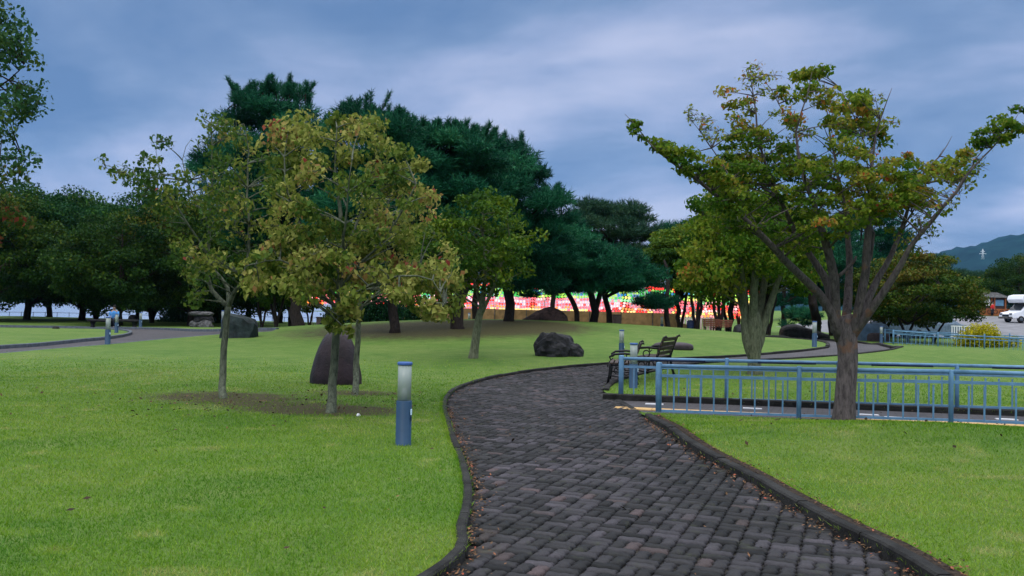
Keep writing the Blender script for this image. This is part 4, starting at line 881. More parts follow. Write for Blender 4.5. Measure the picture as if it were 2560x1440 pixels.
# ------------------------------------------------------------------ shrubs
def shrub(name, c, rx, ry, rz_, n, size, mat, label, seed, cat_='shrub', group=None, tint=.5, top_tint=0):
    rng = R_(seed); root = empty(name, c, 0, label, cat_, group)
    d = unit(rng.normal(size=(n, 3))); d[:, 2] = np.abs(d[:, 2]); cen = d*np.array([rx, ry, rz_])*rng.uniform(.55, .95, n)[:, None]
    mb = MB()
    for q in cen[::3]: mb.tube([Vector((q[0]*.2, q[1]*.2, -.05)), Vector(q)*.6, Vector(q)], [.018, .012, .005], 4, cap=False)
    mb.build('stems', M['bark_dark'], root)
    r = np.full((n, 3), min(rx, rz_)*.36); V, F, T = leaf_arrays(cen, r, np.full(n, 90), size, rng, flat=.2, ctint=np.clip(rng.normal(tint, .12, n)+top_tint*(cen[:, 2]/rz_-.5), 0, 1), tsd=.15)
    fast_mesh('foliage', V, 3, F, T, M[mat], root); return root
shrub('round_shrub', at(450, 74), 1.7, 1.3, 1.55, 40, .15, 'leaf_dark', 'rounded dark green clipped shrub left of the tree trunks', 501, group='clipped shrubs on the left', tint=.55)
shrub('round_shrub', at(525, 72), 1.9, 1.3, 1.45, 44, .15, 'leaf_dark', 'wide clipped shrub behind the mushroom-shaped rock', 502, group='clipped shrubs on the left', tint=.5)
shrub('dark_shrub', at(925, 46), 2.0, 1.4, 1.6, 50, .14, 'leaf_dark', 'big dark shrub behind the young maple trunks', 503, group='dark shrubs behind the maples', tint=.15)
shrub('dark_shrub', at(1000, 52), 1.5, 1.2, 1.4, 36, .14, 'leaf_dark', 'dark shrub right behind the low pine trunk on the soil', 504, group='dark shrubs behind the maples', tint=.12)
shrub('dark_shrub', at(868, 52), 1.5, 1.2, 1.3, 36, .14, 'leaf_dark', 'dark shrub peeping out left of the biggest dark shrub', 505, group='dark shrubs behind the maples', tint=.12)
shrub('yellow_shrub', at(2450, 47), 1.25, .8, 1.15, 70, .085, 'leaf_yellow', 'bright yellow-topped shrub behind the far blue railings', 506, tint=.42, top_tint=.55)
shrub('yellow_shrub', at(2525, 48.5), .6, .5, .55, 26, .085, 'leaf_yellow', 'small yellow shrub right of the bright one', 507, tint=.42, top_tint=.5)
low = pine_proto(403, 2.0, 1.7, .55, 'needle', 12, 90, .22); realise('low_pine', low, at(2010, 60), 'low spreading pine with flat green pads behind the long boulder', None)
# ------------------------------------------------------------------ rocks
def fbm3(P, seed, s):
    r = np.random.default_rng(seed); out = 0
    for o in range(4):
        K_ = unit(r.normal(size=(7, 3)))*s*2**o; ph = r.uniform(0, 6.28, 7)
        out = out+np.sin(P@K_.T+ph).mean(1)*1.7/2**o*.75
    return out
def rock_mesh(dims, seed, rough=.2, s=1.6, power=2.6, base=0.0, shape=None, res=4):
    import bmesh
    bm = bmesh.new(); bmesh.ops.create_icosphere(bm, subdivisions=res, radius=1)
    V = np.array([tuple(v.co) for v in bm.verts]); F = [tuple(v.index for v in f.verts) for f in bm.faces]; bm.free()
    q = (np.abs(V)**power).sum(1)**(1/power); V = V/q[:, None]
    k = 1+rough*fbm3(V, seed, s)+rough*.35*np.abs(fbm3(V, seed+1, s*4))
    V = V*k[:, None]*np.array([dims[0]/2, dims[1]/2, dims[2]])
    if shape: V = shape(V)
    V[:, 2] = np.maximum(V[:, 2], -.12)
    return V, F
def rock(name, label, loc, dims, mat, seed, rz=0, cat_='rock', group=None, smooth=False, parent=None, **kw):
    V, F = rock_mesh(dims, seed, **kw); mb = MB(); mb.add([tuple(v) for v in V], F, 0, smooth)
    o = mb.build(name, M[mat], parent); o.location = loc; o.rotation_euler = (0, 0, rz)
    if parent is None: tag(o, label, cat_, group)
    return o
def wpx(n, Y): return n/F_PX*Y
p = gp(1385, 889, LIFT)
rr_ = rock('dark_rock', 'rugged near-black rock with a smaller lump on its right, lying on the open lawn', p+Vector((-.12, 0, -.03)), (wpx(92, p.y), .9, wpx(50, p.y)), 'stone_dark', 3, rough=.42, s=2.6, power=2.2)
V, F = rock_mesh((.62, .6, .36), 9, rough=.35, s=2.4); mb = MB(); mb.add([tuple(v) for v in V], F); lump = mb.build('side_lump', M['stone_dark'], rr_); lump.location = (.62, -.02, 0)
Yb = 43; p = at(1360, Yb)
def dome(V):
    V = V.copy(); x = V[:, 0]/1.05; V[:, 2] *= np.interp(x, [-1.1, -.6, 0, .35, 1], [.12, .45, .85, 1.0, .9]); return V
rock('brown_rock', 'brown dome-shaped rock with a low tail to its left, on the crest of the mound', p, (wpx(112, Yb), 1.2, .70), 'stone_brown', 14, rough=.18, shape=dome, power=2.2)
p = gp(602, 843, LIFT)
def slope_(V):
    V = V.copy(); V[:, 2] *= np.interp(V[:, 0], [-1, -.3, .5, 1.1], [1.05, 1.05, .95, .62]); return V
rock('block_rock', 'large squarish dark green-grey rock behind the leftmost young maple', p, (wpx(84, p.y), 1.0, wpx(54, p.y)), 'stone_green', 25, rough=.16, s=2.4, power=5, shape=slope_, res=3)
# balanced viewing stone: rough boulder, dark neck, flat slab on top
p = gp(503, 818, LIFT); root = empty('mushroom_rock', p, 0, 'mushroom-shaped garden rock, a flat slab balanced on a boulder beside the far path', 'rock')
Yr = p.y
rock('boulder', None, (0, 0, 0), (wpx(56, Yr), .9, wpx(22, Yr)), 'stone_grey', 31, parent=root, rough=.35, s=2.4)
rock('neck', None, (.1, 0, wpx(18, Yr)), (wpx(44, Yr), .6, wpx(18, Yr)), 'stone_dark', 32, parent=root, rough=.35, s=2.5)
rock('slab', None, (0, 0, wpx(33, Yr)), (wpx(54, Yr), .8, wpx(6, Yr)), 'stone_grey', 33, parent=root, rough=.3, s=2.8, power=2.4)
p = gp(1682, 873, LIFT)
rock('slab_stone', 'long flat purple-grey stone lying on the lawn behind the park benches', p+Vector((0, 0, .06)), (wpx(100, p.y), .62, wpx(13, p.y)), 'stone_slab', 41, smooth=True, rough=.06, power=3)
p = gp(2012, 846, LIFT)
def slope2(V):
    V = V.copy(); V[:, 2] *= np.interp(V[:, 0], [-1.3, -.6, .2, 1.2], [1.0, 1.0, .72, .42]); return V
rock('long_boulder', 'long dark boulder sloping down to the right, behind the bend of the path', p, (wpx(118, p.y), 1.2, wpx(34, p.y)), 'stone_dark', 51, rough=.08, power=4, shape=slope2)
p = at(1857, 46)
rock('dark_boulder', 'rounded dark boulder just left of the multi-stemmed tree trunk', p, (wpx(46, 46), .8, wpx(26, 46)), 'stone_dark', 52, rough=.1, power=3)
p = gp(333, 806, LIFT)
rock('pale_boulder', 'rounded grey-green boulder at the right end of the stone benches', p, (wpx(30, 52), .7, wpx(25, 52)), 'stone_grey', 61, rough=.1)
rock('small_stone', 'small dark stone beside the far left path', gp(140, 822, LIFT), (.34, .3, .13), 'stone_dark', 62)
rock('white_pebble', 'small white pebble on the bare soil of the middle young maple', gp(896, 1038, LIFT+.02), (.05, .035, .02), 'white', 63, res=2)
# bell-shaped stone
p = gp(840, 958, LIFT); Yq = p.y; hb = wpx(134, Yq); rb = wpx(64, Yq); mb = MB()
prof = [(1.0, -.06), (1.0, .02), (1.0, .08), (.985, .16), (.93, .28), (.865, .42), (.785, .55), (.69, .68), (.585, .79), (.46, .88), (.32, .95), (.17, .99), (.04, 1.0)]
nn_ = 48; vs = []
for r_, z_ in prof:
    for j in range(nn_):
        th_ = 2*PI*j/nn_; gr = 1-.035*math.exp(-((math.sin((th_+.35)/2*1.0+.9))/.06)**2)-.012*math.sin(th_*3+z_*4)
        vs.append((r_*rb*math.cos(th_)*gr, r_*rb*.9*math.sin(th_)*gr, z_*hb))
kk = len(prof); mb.add(vs, [(i*nn_+j, i*nn_+(j+1) % nn_, (i+1)*nn_+(j+1) % nn_, (i+1)*nn_+j) for i in range(kk-1) for j in range(nn_)]+[tuple(range((kk-1)*nn_, kk*nn_))], 0, True)
M['bell'] = pbr('bell_stone', (.020, .011, .014), .5, 0, .6, 3, .5, 22, spec=.3)
o = tag(mb.build('bell_stone', M['bell']), 'smooth purple-black bell-shaped stone standing behind the young maples', 'stone'); o.location = p
# ------------------------------------------------------------------ lamp bollards
m, t, out = newmat('frosted_tube'); d_ = N(t, 'ShaderNodeBsdfPrincipled'); d_.inputs['Base Color'].default_value = (.30, .35, .33, 1); d_.inputs['Roughness'].default_value = .35
tr_ = N(t, 'ShaderNodeBsdfTransparent'); mx = N(t, 'ShaderNodeMixShader'); mx.inputs[0].default_value = .72
t.links.new(tr_.outputs[0], mx.inputs[1]); t.links.new(d_.outputs[0], mx.inputs[2]); t.links.new(mx.outputs[0], out.inputs[0]); M['tube'] = m
M['sticker'] = pbr('sticker', (.45, .6, .75), .5); M['bulb'] = pbr('bulb', (.75, .8, .85), .3)
def bollard(loc, label, first=[None], grp='lamp bollards along the paths'):
    if first[0] is None:
        r_ = empty('lamp_bollard', loc, 0, label, 'bollard lamp', grp)
        mb = MB(); mb.lathe((0, 0, 0), [(.090, -.05), (.090, .0), (.085, .004), (.085, .474), (.080, .480)], 28); mb.build('base', M['lamp_base'], r_, bevel=0)
        mb = MB(); mb.lathe((0, 0, 0), [(.074, .478), (.074, .868)], 28); mb.build('lamp_tube', M['tube'], r_)
        mb = MB(); mb.lathe((0, 0, 0), [(.012, .478), (.030, .49), (.036, .54), (.034, .585), (.018, .61), (.003, .615)], 14); mb.build('bulb', M['bulb'], r_)
        mb = MB(); mb.lathe((0, 0, 0), [(.079, .866), (.082, .872), (.082, .893), (.076, .90)], 28); mb.build('cap', M['lamp_cap'], r_)
        mb = MB(); mb.box((.083, -.03, .36), (.012, .05, .06), mi=0); mb.box((.083, -.03, .29), (.012, .04, .045), mi=1); mb.build('label_plate', [M['sticker'], M['grip']], r_)
        first[0] = r_; return r_
    c = copy_tree(first[0]); c.location = loc; c['label'] = label; return c
bollard(gp(1008, 1113, LIFT), 'blue-based lamp bollard on the left lawn, nearest to the camera')
bollard(gp(269, 861, LIFT), 'lamp bollard on the near edge of the far left path')
bollard(gp(291, 832, LIFT), 'lamp bollard just behind the one at the left path bend')
bollard(gp(351, 820, LIFT), 'lamp bollard beside the stone benches')
bollard(at(558, 40), 'lamp bollard almost hidden behind the leftmost young maple trunk')
bollard(gp(1583, 970, LIFT), 'lamp bollard next to the iron-framed park bench').scale = (1.0, 1.0, 1.0)
bollard(at(1555, 25.5), 'lamp bollard rising behind the first post of the far blue railing').scale = (.9, .9, .9)
bollard(gp(2036, 868, LIFT), 'lamp bollard on the lawn near the long dark boulder')
bollard(gp(2203, 858, LIFT), 'lamp bollard at the left end of the far blue railings')
bollard(at(1173, 55), 'dark lamp bollard between pine trunks before the tan fence')
bollard(at(1655, 52), 'small lamp bollard at the right end of the tan fence')
# ------------------------------------------------------------------ blue railings
def railing(name, A, d, nsec, sec, h, label, grip=False, npk=10, group=None, hs=1.0):
    r_ = empty(name, A, 0, label, 'railing', group); pr = .035*hs
    def Z(q): x = A+d*q; return h1(x.x, x.y)-A.z
    zt = [Z(i*sec)+.0 for i in range(nsec+1)]
    for i in range(nsec+1):
        q = d*(i*sec); mb = MB(); w = .045 if i == 0 else .034
        mb.lathe((q.x, q.y, zt[i]), [(w*1.0, -.1), (w, h-.012), (w*.85, h), (.001, h+.004)], 14); mb.build('post', M['fence'], r_)
    for i in range(nsec):
        a = d*(i*sec+.03); b_ = d*((i+1)*sec-.03); za, zb = zt[i], zt[i+1]; up = Vector((0, 0, 1))
        mb = MB(); mb.tube([a+up*(za+h-.055), b_+up*(zb+h-.055)], .029, 12); mb.build('handrail', M['fence'], r_)
        if grip:
            g0 = d*(i*sec+sec*.28); g1 = d*(i*sec+sec*.80); mb = MB()
            zz0 = za+(zb-za)*.28+h-.072; zz1 = za+(zb-za)*.8+h-.072
            mb.tube([g0+up*zz0+Vector((0, -.012, 0)), g1+up*zz1+Vector((0, -.012, 0))], .020, 10); mb.build('grip_strip', M['grip'], r_)
        mb = MB()
        mb.bar(a+up*(za+h-.20), b_+up*(zb+h-.20), .025, .042); mb.bar(a+up*(za+.085), b_+up*(zb+.085), .025, .035)
        for k in range(npk-1):
            f = (k+1)/npk; q = a+(b_-a)*f; z = za+(zb-za)*f
            mb.box((q.x, q.y, z+(h-.2+.085)/2), (.022, .018, h-.285-.03), math.atan2(d.y, d.x))
            mb.lathe((q.x, q.y, z+h-.179), [(.007, 0), (.007, .008)], 6)
        mb.build('picket_panel', M['fence'], r_)
    return r_
FA3 = Vector((FA.x, FA.y, h1(FA.x, FA.y)+.10)); NA3 = Vector((NA.x, NA.y, h1(NA.x, NA.y)+.02))
secF = (FB-FA).length/3; secN = (NB-NA).length/2
railing('blue_railing', NA3, nd, 5, secN, .81, 'long blue handrail fence on the near side of the ramp, without dark grips', npk=10, group='blue railings along the ramps')
railing('blue_railing', FA3, fd, 6, secF, .80, 'long blue handrail fence on the far side of the ramp, with dark grip strips', grip=True, npk=9, group='blue railings along the ramps')
a = at(2234, 44.5, 0); b_ = at(2560, 42, 0); railing('blue_railing', a, (b_-a).normalized(), 5, 2.0, .82, 'distant blue railing in front, starting with a thicker post', npk=10, group='blue railings along the ramps')
a = at(2213, 49, 0); b_ = at(2560, 46.5, 0); railing('blue_railing', a, (b_-a).normalized(), 5, 2.0, .82, 'distant blue railing behind, starting a little further left', npk=10, group='blue railings along the ramps')
# ------------------------------------------------------------------ park benches (cast iron ends, timber slats)
def park_bench(loc, rz, label):
    r_ = empty('park_bench', loc, rz, label, 'bench', 'cast iron park benches'); Lh = .72
    for s_ in (-1, 1):
        y = s_*Lh; mb = MB()
        mb.tube([(-.02, y, 0), (.03, y, .2), (.06, y, .40), (-.02, y, .62), (-.14, y, .84), (-.19, y, .87)][::1] and [(.30-.62, y, 0), (-.25, y, .2), (-.22, y, .42), (-.28, y, .62), (-.37, y, .84), (-.42, y, .87), (-.44, y, .84)], [.030, .026, .03, .028, .026, .022, .016], 8)
        mb.tube([(.30, y, 0), (.27, y, .18), (.25, y, .36), (.28, y, .42), (.31, y, .40), (.30, y, .36)], [.030, .024, .026, .024, .02, .015], 8)
        mb.tube([(-.22, y, .40), (.0, y, .39), (.26, y, .40)], .024, 8)
        mb.tube([(-.27, y, .62), (-.05, y, .64), (.18, y, .62), (.27, y, .56), (.24, y, .50), (.20, y, .54)], [.022, .024, .024, .022, .018, .012], 8)
        for c_, r0 in (((-.08, y, .28), .085), ((.10, y, .28), .07), ((0, y, .51), .07)):
            mb.tube([(c_[0]+r0*math.cos(k*PI/6), y, c_[2]+r0*math.sin(k*PI/6)) for k in range(13)], .013, 6, cap=False)
        mb.tube([(-.26, y, .18), (.0, y, .14), (.28, y, .18)], .016, 6)
        mb.build('side_frame', M['iron'], r_)
    mb = MB()
    for k in range(5): mb.box((-.17+k*.10, 0, .435), (.075, 2*Lh+.06, .028))
    mb.build('seat', M['slat'], r_, bevel=.005)
    mb = MB()
    for k in range(4):
        z = .52+k*.095; x = -.235-(z-.5)*.42; mb.box((x, 0, z), (.026, 2*Lh+.06, .075), rot=Matrix.Rotation(-.38, 3, 'Y'))
    mb.build('backrest', M['slat'], r_, bevel=.005); return r_
p = gp(1578, 958, LIFT); park_bench(Vector((2.43, 19.4, h1(2.43, 19.4)+LIFT)), math.radians(172), 'iron-framed wooden park bench facing the brick path, next to the lamp bollard')
p = gp(1640, 938, LIFT); park_bench(Vector((3.29, 20.65, h1(3.29, 20.65)+LIFT)), math.radians(158), 'iron-framed wooden park bench, the rear one of the pair').scale = (1.05, 1.0, 1.1)
# stone benches and a seated visitor on the left
def stone_bench(px, Y, w, label):
    p = at(px, Y); r_ = empty('stone_bench', p, .05, label, 'bench', 'stone benches by the left path')
    V, F = rock_mesh((w, .6, .07), int(px), rough=.05, power=5); mb = MB(); mb.add([(a_, b__, c_+.42) for a_, b__, c_ in np.array(V)*[1, 1, 1]], F); mb.build('top', M['stone_dark'], r_)
    for s_ in (-.30, .32):
        mb = MB(); mb.lathe((s_*w, 0, -.03), [(.12, 0), (.14, .08), (.10, .2), (.17, .38), (.24, .45)], 12); mb.build('leg', M['stone_dark'], r_)
stone_bench(252, 53, 1.5, 'dark stone bench left of the seated visitor'); stone_bench(316, 53, 1.5, 'dark stone bench right of the seated visitor')
# ------------------------------------------------------------------ people (small and far)
def person(loc, rz, label, joints, edges, radii, parts, skin=(.30, .20, .15)):
    r_ = empty('person', loc, rz, label, 'person')
    me = bpy.data.meshes.new('body'); me.from_pydata(joints, edges, []); o = bpy.data.objects.new('body', me); C.objects.link(o); o.parent = r_
    sk = o.modifiers.new('skin', 'SKIN'); me.skin_vertices if False else None
    for v, rr in zip(me.skin_vertices[0].data if me.skin_vertices else [], radii): v.radius = (rr, rr)
    if me.skin_vertices: me.skin_vertices[0].data[0].use_root = True
    su = o.modifiers.new('sub', 'SUBSURF'); su.levels = su.render_levels = 2
    sm = bpy.data.materials.new('x'); me.materials.append(pbr('skin', skin, .6)); bpy.data.materials.remove(sm)
    for (nm, pts, rad, col, n_) in parts:
        mb = MB(); mb.tube(pts, rad, n_); mb.build(nm, pbr(nm+'_cloth', col, .85), r_)
    return r_
st_j = [(0, 0, .92), (0, 0, 1.12), (0, 0, 1.38), (0, 0, 1.48), (0, -.02, 1.60), (0, -.01, 1.70), (-.10, 0, .88), (-.11, -.02, .50), (-.12, .02, .09), (-.12, -.14, .04), (.10, 0, .88), (.12, .04, .50), (.13, .08, .09), (.13, -.06, .04),
        (-.19, 0, 1.36), (-.25, .02, 1.10), (-.24, -.06, .86), (-.24, -.09, .78), (.19, 0, 1.36), (.25, .02, 1.10), (.24, -.06, .86), (.24, -.09, .78)]
st_e = [(0, 1), (1, 2), (2, 3), (3, 4), (4, 5), (0, 6), (6, 7), (7, 8), (8, 9), (0, 10), (10, 11), (11, 12), (12, 13), (2, 14), (14, 15), (15, 16), (16, 17), (2, 18), (18, 19), (19, 20), (20, 21)]
st_r = [.13, .12, .13, .055, .10, .085, .085, .06, .04, .035, .085, .06, .04, .035, .06, .045, .035, .035, .06, .045, .035, .035]
pk = Vector((PX(2481, 790, 104).x, 104, 0)); pk.z = h1(pk.x, pk.y)+.02
person(pk, .4, 'person in a red top and dark trousers standing before the wooden kiosk', st_j, st_e, st_r,
    [('red_top', [(0, 0, .88), (0, 0, 1.1), (0, 0, 1.3), (0, 0, 1.42)], [.17, .165, .19, .09], (.55, .03, .03), 12), ('sleeve', [(-.19, 0, 1.37), (-.25, .02, 1.1), (-.24, -.05, .92)], [.08, .06, .05], (.55, .03, .03), 8), ('sleeve', [(.19, 0, 1.37), (.25, .02, 1.1), (.24, -.05, .92)], [.08, .06, .05], (.55, .03, .03), 8),
     ('trouser_leg', [(-.09, 0, .92), (-.11, 0, .5), (-.12, .02, .10)], [.11, .08, .06], (.02, .02, .03), 10), ('trouser_leg', [(.09, 0, .92), (.12, .03, .5), (.13, .06, .10)], [.11, .08, .06], (.02, .02, .03), 10), ('hair', [(0, .01, 1.58), (0, .02, 1.68), (0, 0, 1.78)], [.10, .12, .05], (.01, .01, .01), 10)])
se_j = [(0, 0, .50), (0, .02, .72), (0, 0, .98), (0, -.02, 1.08), (0, -.05, 1.19), (0, -.04, 1.29), (-.10, 0, .50), (-.13, -.42, .50), (-.13, -.42, .10), (-.13, -.55, .05), (.10, 0, .50), (.13, -.42, .50), (.13, -.40, .10), (.13, -.53, .05),
        (-.19, 0, .96), (-.24, -.06, .72), (-.14, -.28, .60), (-.10, -.36, .60), (.19, 0, .96), (.24, -.06, .72), (.14, -.28, .60), (.10, -.36, .60)]
ps = at(286, 53.3)
person(ps+Vector((0, 0, -.02)), .1, 'person in a blue shirt and dark trousers sitting between the two stone benches', se_j, st_e, st_r,
    [('blue_shirt', [(0, 0, .48), (0, .02, .7), (0, 0, .9), (0, 0, 1.02)], [.17, .17, .20, .09], (.06, .22, .50), 12), ('sleeve', [(-.19, 0, .97), (-.24, -.05, .72), (-.18, -.2, .62)], [.08, .06, .05], (.06, .22, .50), 8), ('sleeve', [(.19, 0, .97), (.24, -.05, .72), (.18, -.2, .62)], [.08, .06, .05], (.06, .22, .50), 8),
     ('trouser_leg', [(-.10, .02, .5), (-.13, -.40, .51), (-.13, -.43, .42), (-.13, -.42, .10)], [.11, .085, .08, .055], (.02, .025, .04), 10), ('trouser_leg', [(.10, .02, .5), (.13, -.40, .51), (.13, -.43, .42), (.13, -.41, .10)], [.11, .085, .08, .055], (.02, .025, .04), 10), ('hair', [(0, -.02, 1.19), (0, -.01, 1.28), (0, -.03, 1.37)], [.10, .12, .05], (.01, .01, .01), 10)])
V, F = rock_mesh((.5, .45, .44), 77, rough=.08, power=3.5); mb = MB(); mb.add([tuple(v) for v in V], F); tag(mb.build('stone_stool', M['stone_dark']), 'dark stone stool under the seated visitor', 'stool').location = ps+Vector((0, .02, 0))
# ------------------------------------------------------------------ lantern rows: strings of lit paper lanterns hung on thin posts behind a tan screen fence
YL = 60.0
cols = {'red': ((1.0, .05, .04), 1.9), 'orange': ((1.0, .28, .06), 2.0), 'yellow': ((1.0, .75, .18), 2.1), 'green': ((.08, .75, .14), 1.3), 'lime': ((.50, .95, .12), 1.4), 'blue': ((.05, .38, .85), 1.0), 'white': ((1.0, .80, .70), 2.2), 'pink': ((1.0, .16, .20), 1.9), 'rose': ((1.0, .30, .30), 1.9), 'hot': ((1.0, .45, .45), 2.6), 'amber': ((1.0, .62, .22), 2.4), 'mint': ((.35, 1.0, .40), 1.9)}
LM = {k: emit('lantern_'+k, c, s*.78) for k, (c, s) in cols.items()}
def lantern_mesh(k):
    mb = MB(); mb.lathe((0, 0, 0), [(.02, .215), (.05, .21), (.095, .175), (.118, .125), (.118, .10), (.095, .05), (.05, .018), (.02, .014)], 10)
    mb.lathe((0, 0, 0), [(.006, .215), (.006, .26)], 5, 2)
    mb.box((0, 0, -.09), (.035, .003, .20), mi=1)
    me = bpy.data.meshes.new('paper_lantern'); me.from_pydata(mb.v, [], mb.f); me.update(); me.polygons.foreach_set('material_index', mb.m); me.polygons.foreach_set('use_smooth', mb.sm)
    me.transform(Matrix.Scale(.80, 4)); me.update()
    for m_ in (LM[k], M['tassel'], M['iron']): me.materials.append(m_)
    return me
M['tassel'] = pbr('paper_tassel', (.62, .52, .52), .7)
LMesh = {k: lantern_mesh(k) for k in cols}
rows = [  # (height of lantern bottom, depth, colour choices)
    (3.12, 57.4, ['red', 'red', 'orange', 'red']), (2.96, 57.9, ['green', 'red', 'lime', 'green']), (2.80, 58.4, ['green', 'lime', 'green', 'mint', 'blue']), (2.63, 58.9, ['green', 'green', 'lime', 'blue', 'lime']), (2.46, 59.4, ['lime', 'green', 'yellow', 'lime']),
    (2.28, 59.9, ['pink', 'pink', 'hot', 'rose', 'mint']), (2.10, 60.4, ['pink', 'rose', 'hot', 'red']), (1.92, 60.9, ['pink', 'red', 'hot', 'red']), (1.74, 61.4, ['hot', 'orange', 'pink', 'red']), (1.56, 61.9, ['pink', 'amber', 'yellow', 'red']), (1.38, 62.4, ['orange', 'amber', 'red', 'rose'])]
rl = random.Random(77); stuff = {}; cnt = 0; wires = MB(); allp = []
for ri, (hz, yy, ch) in enumerate(rows):
    x0, x1 = PX(760, 780, yy).x, PX(1905, 780, yy).x; x = x0+rl.uniform(0, .2); c_prev = None; wpts = []
    while x < x1:
        f = (x-x0)/(x1-x0); sag = .06*math.sin((x*.8)*PI)**2+.28*max(0, f-.55)**1.2
        z = hz-sag-0.05*(ri == 0 and rl.random())
        if rl.random() < .7 or c_prev is None: c_prev = rl.choice(ch)
        pxv = 1280+x/yy*F_PX
        if not (ri == 0 and rl.random() < .35) and not (pxv < 1000 and not 4 <= ri <= 8): allp.append((ri, x, yy, z, c_prev, pxv))
        wpts.append((x, yy, z+.262)); x += .205+rl.uniform(-.015, .02)
    wires.tube(wpts[::4]+[wpts[-1]], .006, 4)
gz = h1(5, 60)
nat_order = sorted(range(len(allp)), key=lambda i: (not (1110 < allp[i][5] < 1850), [6, 7, 2, 8, 3, 9, 5, 4, 1, 10, 0].index(allp[i][0])))
chosen = set(nat_order[:296])
bulk = {}
for i, (ri, x, yy, z, ck, pxv) in enumerate(allp):
    zb = z+max(-.3, gz*.0)
    if i in chosen:
        o = bpy.data.objects.new('paper_lantern', LMesh[ck]); C.objects.link(o); o.location = (x, yy, zb); o.rotation_euler = (0, 0, rl.uniform(-.6, .6))
        tag(o, 'small glowing paper lantern in the %s row from the top, behind the pines' % ('first', 'second', 'third', 'fourth', 'fifth', 'sixth', 'seventh', 'eighth', 'ninth', 'tenth', 'eleventh')[ri], 'lantern', 'glowing lanterns in the row %d from the top' % (ri+1))
    else: bulk.setdefault(ck, []).append((x, yy, zb))
keys = list(cols); mb = MB()
for ki, ck in enumerate(keys):
    me = LMesh[ck]; vs0 = [v.co.copy() for v in me.vertices]; fs0 = [tuple(p_.vertices) for p_ in me.polygons]; ms0 = [p_.material_index for p_ in me.polygons]
    for q in bulk.get(ck, []):
        b0 = len(mb.v); mb.v += [(v.x+q[0], v.y+q[1], v.z+q[2]) for v in vs0]; mb.f += [tuple(i+b0 for i in f) for f in fs0]; mb.m += [(ki if a_ == 0 else len(keys)+a_-1) for a_ in ms0]; mb.sm += [True]*len(fs0)
tag(mb.build('paper_lanterns', [LM[k] for k in keys]+[M['tassel'], M['iron']]), 'the remaining small glowing paper lanterns massed behind the trees', 'lanterns', kind='stuff')
fr = empty('lantern_frame', (0, 0, 0), 0, 'thin wires and slim posts carrying the coloured lantern rows', 'frame')
wires.build('wire', M['iron'], fr)
x = PX(760, 780, 60).x
while x < PX(1900, 780, 60).x:
    mb = MB(); z0 = h1(x, 57.3)
    for yy in (57.3, 62.6): mb.tube([(x, yy, h1(x, yy)-.1), (x, yy, 3.35)], .022, 6)
    mb.tube([(x, 57.3, 3.36), (x, 62.6, 1.55)], .016, 6); mb.build('post', M['white'], fr); x += 3.2
# tan screen fence before them
M['tan'] = pbr('tan_screen', (.27, .165, .075), .8, 0, .25, 3)
tf = empty('screen_fence', (0, 0, 0), 0, 'low tan screen fence running below the glowing lantern rows', 'fence'); YF = 56.8
x0, x1 = PX(1000, 790, YF).x, PX(1690, 790, YF).x; x = x0
while x < x1:
    w_ = min(2.0, x1-x); z0 = h1(x, YF)-.2; top = 1.62-.10*(x-x0)/(x1-x0); mb = MB()
    k = 0
    while k < w_-.01:
        ww = min(.16, w_-k); mb.box((x+k+ww/2, YF+(.006 if int(k/.16) % 2 else 0), (z0+top)/2), (ww, .03, top-z0)); k += .16
    mb.build('panel', M['tan'], tf); mb = MB(); mb.box((x, YF-.05, (z0+top)/2), (.05, .05, top-z0+.06)); mb.build('post', M['stone_grey'], tf); x += w_
mb = MB(); xe = x1
mb.add([(xe, YF, h1(xe, YF)-.2), (xe+2.6, YF, h1(xe+2.6, YF)-.2), (xe+2.6, YF, h1(xe, YF)+.12), (xe, YF, 1.05), (xe, YF+.03, h1(xe, YF)-.2), (xe+2.6, YF+.03, h1(xe+2.6, YF)-.2), (xe+2.6, YF+.03, h1(xe, YF)+.12), (xe, YF+.03, 1.05)], [(0, 1, 2, 3), (7, 6, 5, 4), (0, 4, 5, 1), (1, 5, 6, 2), (2, 6, 7, 3), (3, 7, 4, 0)]); mb.build('end_panel', M['tan'], tf)
# pale slatted fence further right
pf = empty('white_fence', (0, 0, 0), 0, 'pale vertical-slat fence behind the slim maples right of the tan screen', 'fence'); M['pale'] = pbr('pale_slats', (.55, .50, .58), .7)
xa, xb = PX(1668, 790, 62).x, PX(1800, 790, 62).x; x = xa; mb = MB()
while x < xb: mb.box((x, 63.2, h1(x, 63.2)+.62), (.11, .03, 1.3)); x += .20
mb.build('slats', M['pale'], pf); mb = MB(); mb.bar((xa-.1, 63.24, h1(xa, 63)+.3), (xb, 63.24, h1(xb, 63)+.3), .04, .07); mb.bar((xa-.1, 63.24, h1(xa, 63)+1.1), (xb, 63.24, h1(xb, 63)+1.1), .04, .07); mb.build('rail', M['pale'], pf)
# metal cabinet by the fence
p = at(1541, 55); r_ = empty('metal_cabinet', p, .1, 'upright grey-brown metal cabinet standing before the tan screen fence', 'cabinet'); M['cab'] = pbr('cabinet_paint', (.075, .055, .055), .5)
mb = MB(); mb.box((0, 0, .50), (.48, .4, 1.0)); mb.build('body', M['cab'], r_, bevel=.01); mb = MB(); mb.box((0, -.212, .50), (.42, .02, .9)); mb.build('door', M['cab'], r_); mb = MB(); mb.box((0, 0, 1.015), (.54, .46, .04)); mb.build('lid', M['cab'], r_)
